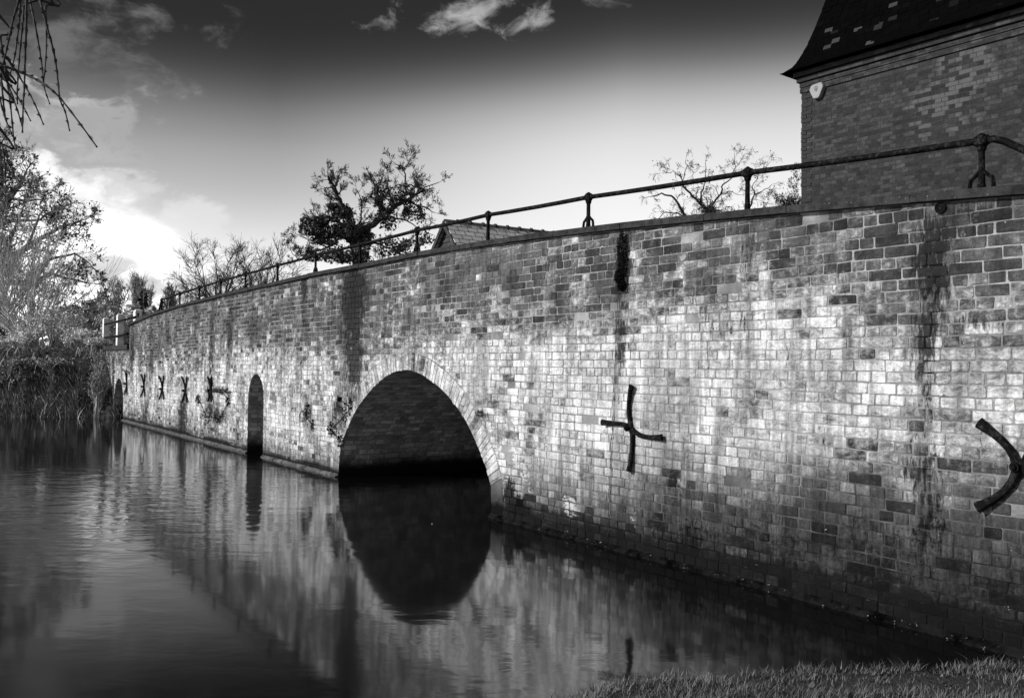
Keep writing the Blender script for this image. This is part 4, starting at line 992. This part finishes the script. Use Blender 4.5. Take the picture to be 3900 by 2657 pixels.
for k in range(nb_):
    z0, z1 = -k*half*slope/nb_, -(k+1)*half*slope/nb_; w0 = -z0/slope; w1 = -z1/slope
    a = [ap+gd*w0+Vector((0, 0, z0)), ap-gd*w0+Vector((0, 0, z0)), ap-gd*w1+Vector((0, 0, z1))-rdir*.03, ap+gd*w1+Vector((0, 0, z1))-rdir*.03]
    gb.face([gb.vert(p) for p in a]); gb.face([gb.vert(p) for p in (a[3], a[2], a[2]+rdir*.03, a[3]+rdir*.03)])
gb.build('gable', M['wood'], bn)
bb = MB(); hb = ap.z-half*slope-1.9; cc = ap+rdir*(Lr/2); cc.z = 1.9+hb/2; bb.box(cc, rdir*(Lr/2-.05), gd*(half-.25), Vector((0, 0, hb/2))); bb.build('wall', M['wood'], bn)
bg_ = MB()
for sg in (-1, 1):
    dn = (gd*sg*half + dz*half*slope); c0 = ap-rdir*.18
    bg_.box(c0+dn*.5-Vector((0, 0, .04)), rdir*.02, dn*.5, Vector((0, 0, .09)))
bg_.build('barge_board', M['wood'], bn)

# ------------------------------------------------------------------ brick tower (mill house)
Ye = 16.7
cor = at_y(1819*D, 440*D, Ye); cor.z = 0
T_E = at_y(1826*D, 172*D, Ye).z           # underside of the eaves
vt = Vector(((-700-CX)/F_PX, 1, 0)).normalized(); Te = -vt                 # along the face, to the right and nearer
Tn = Vector((Te.y, -Te.x, 0)); 
if (CAM-cor).dot(Tn) < 0: Tn = -Tn
LT = 13.0; WT = 8.0
tw_ = empty('brick_tower', Vector((cor.x, cor.y, 1.9)), 'tall dark brick building with flared tiled roof at the upper right', 'building')
def T(a, z, w=0.0): return cor+Te*a+Tn*w+Vector((0, 0, z))
def t_uv(x, y):
    d = ray(x*D, y*D); t_ = (cor-CAM).dot(Tn)/d.dot(Tn); p = CAM+d*t_; return (p-cor).dot(Te), p.z
wpx = [((1960+2010)/2+10, 340), (2090, 250), (2100, 300)]
wh = []
a0 = t_uv(2000, 0)
qa = t_uv((2900+1100/1.979)/D, (700/1.979)/D); qb = t_uv((2900+1640/1.979)/D, (840/1.979)/D); qc = t_uv((2900+1350/1.979)/D, (540/1.979)/D); qd = t_uv((2900+1380/1.979)/D, (800/1.979)/D)
wh = [((qa[0]+qb[0])/2, qd[1]-.02, (qb[0]-qa[0])/2, .5), (qc[0]+.4, qc[1]-.05, .55, .4)]
M['tower_brick'] = mat('tower brick', brick_tex_fn(.020, .052, .030, 1.0, False, wh), .9, .2)
tb = MB()
def quad_uv(mb, a, b, z0, z1, w0, w1, da=None, mi=0):
    P = [T(a, z0, w0), T(b, z0, w1), T(b, z1, w1), T(a, z1, w0)]
    u0, u1 = (a, b) if abs(b-a) > 1e-6 else (w0, w1)
    mb.face([mb.vert(p, uv=c) for p, c in zip(P, ((u0, z0), (u1, z0), (u1, z1), (u0, z1)))], mi)
quad_uv(tb, 0, LT, 1.0, T_E+.3, 0, 0); quad_uv(tb, 0, 0, 1.0, T_E+.3, 0, -WT); quad_uv(tb, LT, LT, 1.0, T_E+.3, 0, -WT); quad_uv(tb, 0, LT, 1.0, T_E+.3, -WT, -WT)
# toothed corner bricks
rt_ = random.Random(3); z = 2.0; k = 0
while z < T_E-.2:
    o_ = rt_.uniform(.0, .012); bl = .11 if k % 2 else .22
    tb.box(T(bl/2-o_, z+.034, -.052+o_), Te*(bl/2), Tn*.055, Vector((0, 0, .0325))); 
    z += .075; k += 1
tb.build('wall', M['tower_brick'], tw_)
cn_ = MB()
for (z0, z1, o_) in ((T_E-.34, T_E-.25, .03), (T_E-.235, T_E-.155, .035), (T_E-.14, T_E-.06, .075), (T_E-.045, T_E+.05, .12)):
    c = T(LT/2, (z0+z1)/2, -WT/2); P = []
    for a, w in ((-o_, o_), (LT+o_, o_), (LT+o_, -WT-o_), (-o_, -WT-o_)):
        P.append((T(a, z0, w), T(a, z1, w)))
    for i in range(4):
        a, b = P[i], P[(i+1) % 4]; l = (b[0]-a[0]).length
        cn_.face([cn_.vert(a[0], uv=(0, z0)), cn_.vert(b[0], uv=(l, z0)), cn_.vert(b[1], uv=(l, z1)), cn_.vert(a[1], uv=(0, z1))])
        cn_.face([cn_.vert(a[0]), cn_.vert(b[0]), cn_.vert(T(LT/2, z0, -WT/2))]); cn_.face([cn_.vert(a[1]), cn_.vert(b[1]), cn_.vert(T(LT/2, z1, -WT/2))])
cn_.build('cornice', M['tower_brick'], tw_)
# roof: bell-cast hip built of overlapping tile courses
def tile_fn(t, b):
    uv = uv_co(t); n = t.noise(uv, 5, 5, .7); g = t.n.new('ShaderNodeNewGeometry')
    r = g.outputs['Random Per Island']
    fl = t.mul(t.ss(t.noise(t.scale(uv, 7, 14, 1), 1.0, 5, .7), .54, .66), t.ss(r, .6, .95))
    return t.mix(fl, t.mul(t.add(.3, n), .003), .07), t.bump(n, .6, .01)
M['tile'] = mat('old dark roof tile', tile_fn, 1.0, 0.0)
def roof_in(h):  # inset of the roof surface at height h above the eaves (bell-cast)
    tip = -.24
    return tip + interp(h, [(0, 0), (.05, .08), (.15, .15), (.30, .22), (.5, .30), (.97, .44), (1.4, .55), (2.2, .75), (3.4, 1.1), (5.5, 1.7)])
rf = MB(); rr_ = random.Random(21); h = 0.0
ZR = T_E+.06
while h < 5.3:
    sl_t = .10; h2 = h+ (.05 if h < .3 else .09)
    i0, i1 = roof_in(h), roof_in(h2+.06)
    for side in range(4):
        def C(a_, ins, hh):
            if side == 0: return T(a_, ZR+hh, -ins)
            if side == 1: return T(ins, ZR+hh, -a_)
            if side == 2: return T(a_, ZR+hh, -WT+ins)
            return T(LT-ins, ZR+hh, -a_)
        Ls = LT if side in (0, 2) else WT
        a = i0; stp = .165 if side < 2 else 1.2
        off = rr_.random()*stp
        a0_ = i0
        while a0_ < Ls-i0:
            a1_ = min(a0_+stp*(1 if a0_ > i0 else off/stp+.05), Ls-i0); g_ = .004
            s0_, s1_ = max(a0_, i1), min(a1_, Ls-i1)
            if a0_ == i0: s0_ = max(a0_+ (i1-i0), 0) if i1 > i0 else a0_; s0_ = min(s0_, a1_+.1)
            l0, l1 = rr_.uniform(.006, .022), 0
            dl = (Tn if side == 0 else -Te if side == 1 else -Tn if side == 2 else Te)
            ids = [C(a0_+g_, i0, h)+dl*l0, C(a1_-g_, i0, h)+dl*l0, C(max(a1_-g_, s0_) if a1_ < Ls-i1 else Ls-i1, i1, h2+.06), C(max(a0_+g_, i1) if a0_ > i0 or True else a0_, i1, h2+.06)]
            tops = [rf.vert(p, uv=(a0_, h)) for p in ids]; lo = [rf.vert(p-Vector((0, 0, .018)), uv=(a0_, h)) for p in ids[:2]]
            rf.face(tops); rf.face((lo[0], lo[1], tops[1], tops[0])); a0_ = a1_
    h = h2
sf = [T(a_, ZR-.02, w_) for a_, w_ in ((-.3, .3), (LT+.3, .3), (LT+.3, -WT-.3), (-.3, -WT-.3))]; rf.face([rf.vert(p) for p in sf])
rf.build('roof', M['tile'], tw_)
# alarm box on the tower
def plastic_fn(t, b):
    n = t.noise(obj_co(t), 14, 4, .6); return t.mix(n, .15, .26), None
M['plastic'] = mat('weathered alarm casing', plastic_fn, .5, .4); M['grey_plastic'] = mat('grey emblem', lambda t, b: (t.mix(t.noise(obj_co(t), 40, 3), .08, .2), None), .5, .4)
ca, cz = t_uv(1858, 208); 
al = empty('alarm_box', T(ca, cz, 0), 'pale rounded triangular alarm box high on the dark brick tower', 'alarm box')
ab = MB(); hw = .225; outline = []
tri = [(-hw, .18), (hw, .18), (.03, -.25), (-.03, -.25)]
tri = [(-.155, .04), (-.11, .13), (.11, .145), (.155, .055), (.06, -.15), (-.06, -.15)]
def rnd_poly(P, r, n_=5):
    out = []
    for i in range(len(P)):
        a, b, c = Vector(P[i-1]), Vector(P[i]), Vector(P[(i+1) % len(P)])
        p0 = b+(a-b).normalized()*r; p1 = b+(c-b).normalized()*r
        for k in range(n_+1):
            f = k/n_; out.append(p0.lerp(b, f).lerp(b.lerp(p1, f), f))
    return out
op_ = rnd_poly(tri, .034); rings = []
for (s_, w_) in ((1, .0), (1, .055), (.97, .075), (.90, .088)): rings.append([ab.vert(T(ca+p.x*s_, cz+p.y*s_, w_)) for p in op_])
for r0, r1 in zip(rings, rings[1:]):
    for k in range(len(op_)): ab.face((r0[k], r0[(k+1) % len(op_)], r1[(k+1) % len(op_)], r1[k]), 0)
ab.face(rings[-1]); ab.build('casing', M['plastic'], al)
em = MB()
for (dx, dz_, r) in ((0, .055, .024), (0, .012, .02)):
    cpts = [T(ca+dx+r*math.cos(a), cz+dz_+r*math.sin(a), .0895) for a in [i*math.pi/8 for i in range(17)]]
    em.tube(cpts, .009, 5)
em.tube([T(ca-.03, cz+.033, .0895), T(ca+.03, cz+.033, .0895)], .008, 5)
em.build('emblem', M['grey_plastic'], al)

# ------------------------------------------------------------------ plants clinging to the wall
def clump(name, pxs, n_, ls, label, seed, matn='leaf_wet', dep=.05, stem=False):
    rg = random.Random(seed); u0, z0 = uz(pxs[0][0]*D, pxs[0][1]*D); e = None; mb = MB(); k_ = []
    for (x, y, rx, ry) in pxs:
        u_, z_ = uz(x*D, y*D); ru = abs(uz((x+rx)*D, y*D)[0]-u_); rz = abs(uz(x*D, (y+ry)*D)[1]-z_); k_.append((u_, z_, ru, rz))
    for _ in range(n_):
        u_, z_, ru, rz = rg.choice(k_); a = rg.uniform(0, 6.28); q = math.sqrt(rg.random())*(1 if rg.random() < .8 else 1.25)
        leafquad(mb, W(u_+math.cos(a)*q*ru, z_+math.sin(a)*q*rz, .012+rg.random()*dep*(1.1-min(1, q))), ls*rg.uniform(.5, 1.2), rg)
    if stem:
        for a, b in zip(k_, k_[1:]):
            mb.tube([W(a[0], a[1], .014), W(lerp(a[0], b[0], .5)+.02, lerp(a[1], b[1], .5), .016), W(b[0], b[1], .014)], .005, 4)
    o = mb.build(name, M[matn]); return tag(o, label, 'plant')
clump('hanging_moss', [(1415, 560, 11, 32), (1417, 600, 10, 28), (1408, 628, 10, 16), (1414, 648, 8, 12)], 1500, .011, 'black moss tuft hanging under the coping above the long vertical crack', 1)
clump('ivy_patch', [(772, 905, 4, 5), (797, 925, 4, 20), (785, 940, 7, 26), (762, 965, 11, 22), (752, 975, 8, 12), (776, 1000, 8, 14)], 420, .020, 'sparse dark ivy climbing beside the left haunch of the wide arch', 2, dep=.03, stem=True)
clump('ivy_patch', [(452, 905, 5, 10), (470, 945, 14, 14), (500, 950, 14, 12), (520, 910, 5, 12), (505, 888, 22, 4), (478, 890, 4, 8)], 480, .022, 'scattered dark ivy around the tie plate nearest the tall culvert', 3, dep=.03, stem=True)
clump('ivy_patch', [(700, 930, 6, 18), (690, 940, 10, 16), (712, 965, 4, 14)], 130, .02, 'thin ivy remnant between the tall culvert and the wide arch', 4, dep=.03, stem=True)

# crack down the wall beside the tie plate
ck = MB(); cpx = [(1407, 640), (1405, 700), (1402, 760), (1399, 830), (1395, 900), (1394, 960), (1390, 1010), (1388, 1080), (1385, 1150), (1382, 1215)]
pp = [uz(x*D, y*D) for x, y in cpx]; pp = resample(pp, 60); rc = random.Random(9); ids = []
for (u_, z_) in pp:
    j_ = rc.uniform(-.006, .006); hw = rc.uniform(.002, .006); ids.append((ck.vert(W(u_+j_-hw, z_, .0165)), ck.vert(W(u_+j_+hw, z_, .0165))))
for a, b in zip(ids, ids[1:]): ck.face((a[0], a[1], b[1], b[0]))
ck.build('crack', mat('crack shadow filler', lambda t, b: (t.mul(t.noise(obj_co(t), 30, 3), .012), None)), bridge)
# weep hole under the coping: a black disc stands for its shaded inside
hl = MB(); u_, z_ = uz(2137*D, 472*D); hl.tube([W(u_, z_, .004), W(u_, z_, .0175)], [.03, .034], 14, smooth=False); hl.build('weep_hole_shade', M['ledge_dark'], bridge)

# ------------------------------------------------------------------ weeping willow, trunk out of the frame on the near bank
wr = random.Random(14); wbse = Vector((-3.6, -3.0, .35)); YW = 2.4
ww = empty('weeping_willow', wbse, 'dark bead-like willow twigs hanging into the top left corner', 'tree')
tk = MB(); joint = Vector((-2.1, 1.6, 3.0))
tk.tube([wbse-Vector((0, 0, .3)), wbse+Vector((-.1, .1, 1.4)), Vector((-3.5, -2.5, 2.8))], [.26, .2, .15], 9)
tk.tube([Vector((-3.5, -2.5, 2.7)), Vector((-3.1, -1.0, 3.2)), Vector((-2.6, .5, 3.2)), joint, Vector((-1.7, 2.2, 2.95))], [.13, .09, .06, .035, .02], 7)
tk.build('trunk', M['bark'], ww)
qh = lambda x, y: (x/2.261/D, y/2.261/D)
TW = [[(170, -250), (160, 0), (115, 160), (75, 340), (40, 500), (10, 600)], [(180, -200), (175, 0), (160, 230), (130, 470), (85, 650)], [(225, -220), (205, 60), (190, 260), (165, 520), (150, 780), (150, 900)],
      [(240, -200), (228, 0), (225, 260), (215, 500), (210, 740), (200, 900), (193, 1145)], [(240, -150), (260, 10), (300, 200), (340, 420), (365, 600), (378, 740), (430, 900)], [(395, -100), (392, 60), (400, 300), (395, 500), (375, 720)],
      [(330, -100), (345, 10), (400, 220), (460, 440), (490, 620), (515, 850), (560, 960), (600, 1130)], [(-120, 540), (0, 565), (120, 600), (260, 660), (400, 740), (530, 860), (700, 1080), (838, 1270)], [(-60, 380), (10, 450), (100, 560), (220, 750), (300, 900), (375, 1075)],
      [(-40, 100), (0, 320), (30, 480), (50, 620), (90, 900), (120, 1200), (140, 1280)], [(-60, 500), (10, 630), (90, 740), (180, 880), (265, 1045)], [(-30, 560), (5, 640), (25, 850), (50, 1030), (100, 1150)], [(-20, 700), (0, 850), (40, 1000), (110, 1180)], [(-10, 1100), (20, 1250), (40, 1400), (45, 1583)], [(10, 560), (60, 700), (150, 950), (190, 1090)]]
tws = MB()
for i, p in enumerate(TW):
    Yt = YW+wr.uniform(-.3, .35); pts = [at_y(*[c*D for c in qh(*q)], Yt+wr.uniform(-.015, .015)) for q in p]
    P2 = [joint+Vector((0, 0, .0)), joint.lerp(pts[0], .5)+Vector((0, 0, .10))] + pts; sm = []
    for j in range(len(P2)-1):
        a, b, c, d_ = P2[max(j-1, 0)], P2[j], P2[j+1], P2[min(j+2, len(P2)-1)]
        for k in range(6):
            f = k/6; sm.append(.5*((2*b)+(c-a)*f+(2*a-5*b+4*c-d_)*f*f+(3*b-a-3*c+d_)*f*f*f))
    sm.append(P2[-1]); n_ = len(sm); rad = []
    for j in range(n_):
        f = j/(n_-1); rad.append(lerp(.0044, .0016, f**.8)*(1.0+(.55 if j % 3 == 0 else 0)))
    tws.tube(sm, rad, 5)
    for j in range(6, n_-2, 3):
        leafquad(tws, sm[j]+Vector((wr.choice((-1, 1))*.003, 0, .002)), .007, wr)
tws.build('twigs', M['bark'], ww)
tw2 = MB(); tw2.tube([joint, Vector((-1.9, 2.0, 2.95)), Vector((-1.6, 2.4, 2.8))], [.03, .02, .010], 6); tw2.build('branch', M['bark'], ww)

# ------------------------------------------------------------------ bits floating on the river
for i, (x, y, L_, lb) in enumerate([(2168, 1434, .05, 'pale floating stalk on the black water at lower right'), (2330, 1490, .03, 'tiny pale stalk at the right edge of the black water'), (980, 1188, .035, 'small pale leaf floating inside the arch reflection'), (2350, 1470, .04, None), (350, 1062, .25, 'thin pale streak of froth near the far wall')][:3]):
    p = on_z(x*D, y*D, .004); f = MB(); d = Vector((math.cos(-.8), math.sin(-.8), 0)); s_ = Vector((-d.y, d.x, 0))*L_*.12
    ids = [f.vert(p-d*L_*.5), f.vert(p-d*L_*.1+s_+Vector((0, 0, .004))), f.vert(p+d*L_*.5), f.vert(p-s_*.8+Vector((0, 0, .003)))]; f.face(ids)
    f.face([f.vert(Vector(f.v[j])-Vector((0, 0, .003))) for j in ids][::-1]); tag(f.build('floating_leaf', M['reed']), lb, 'leaf')
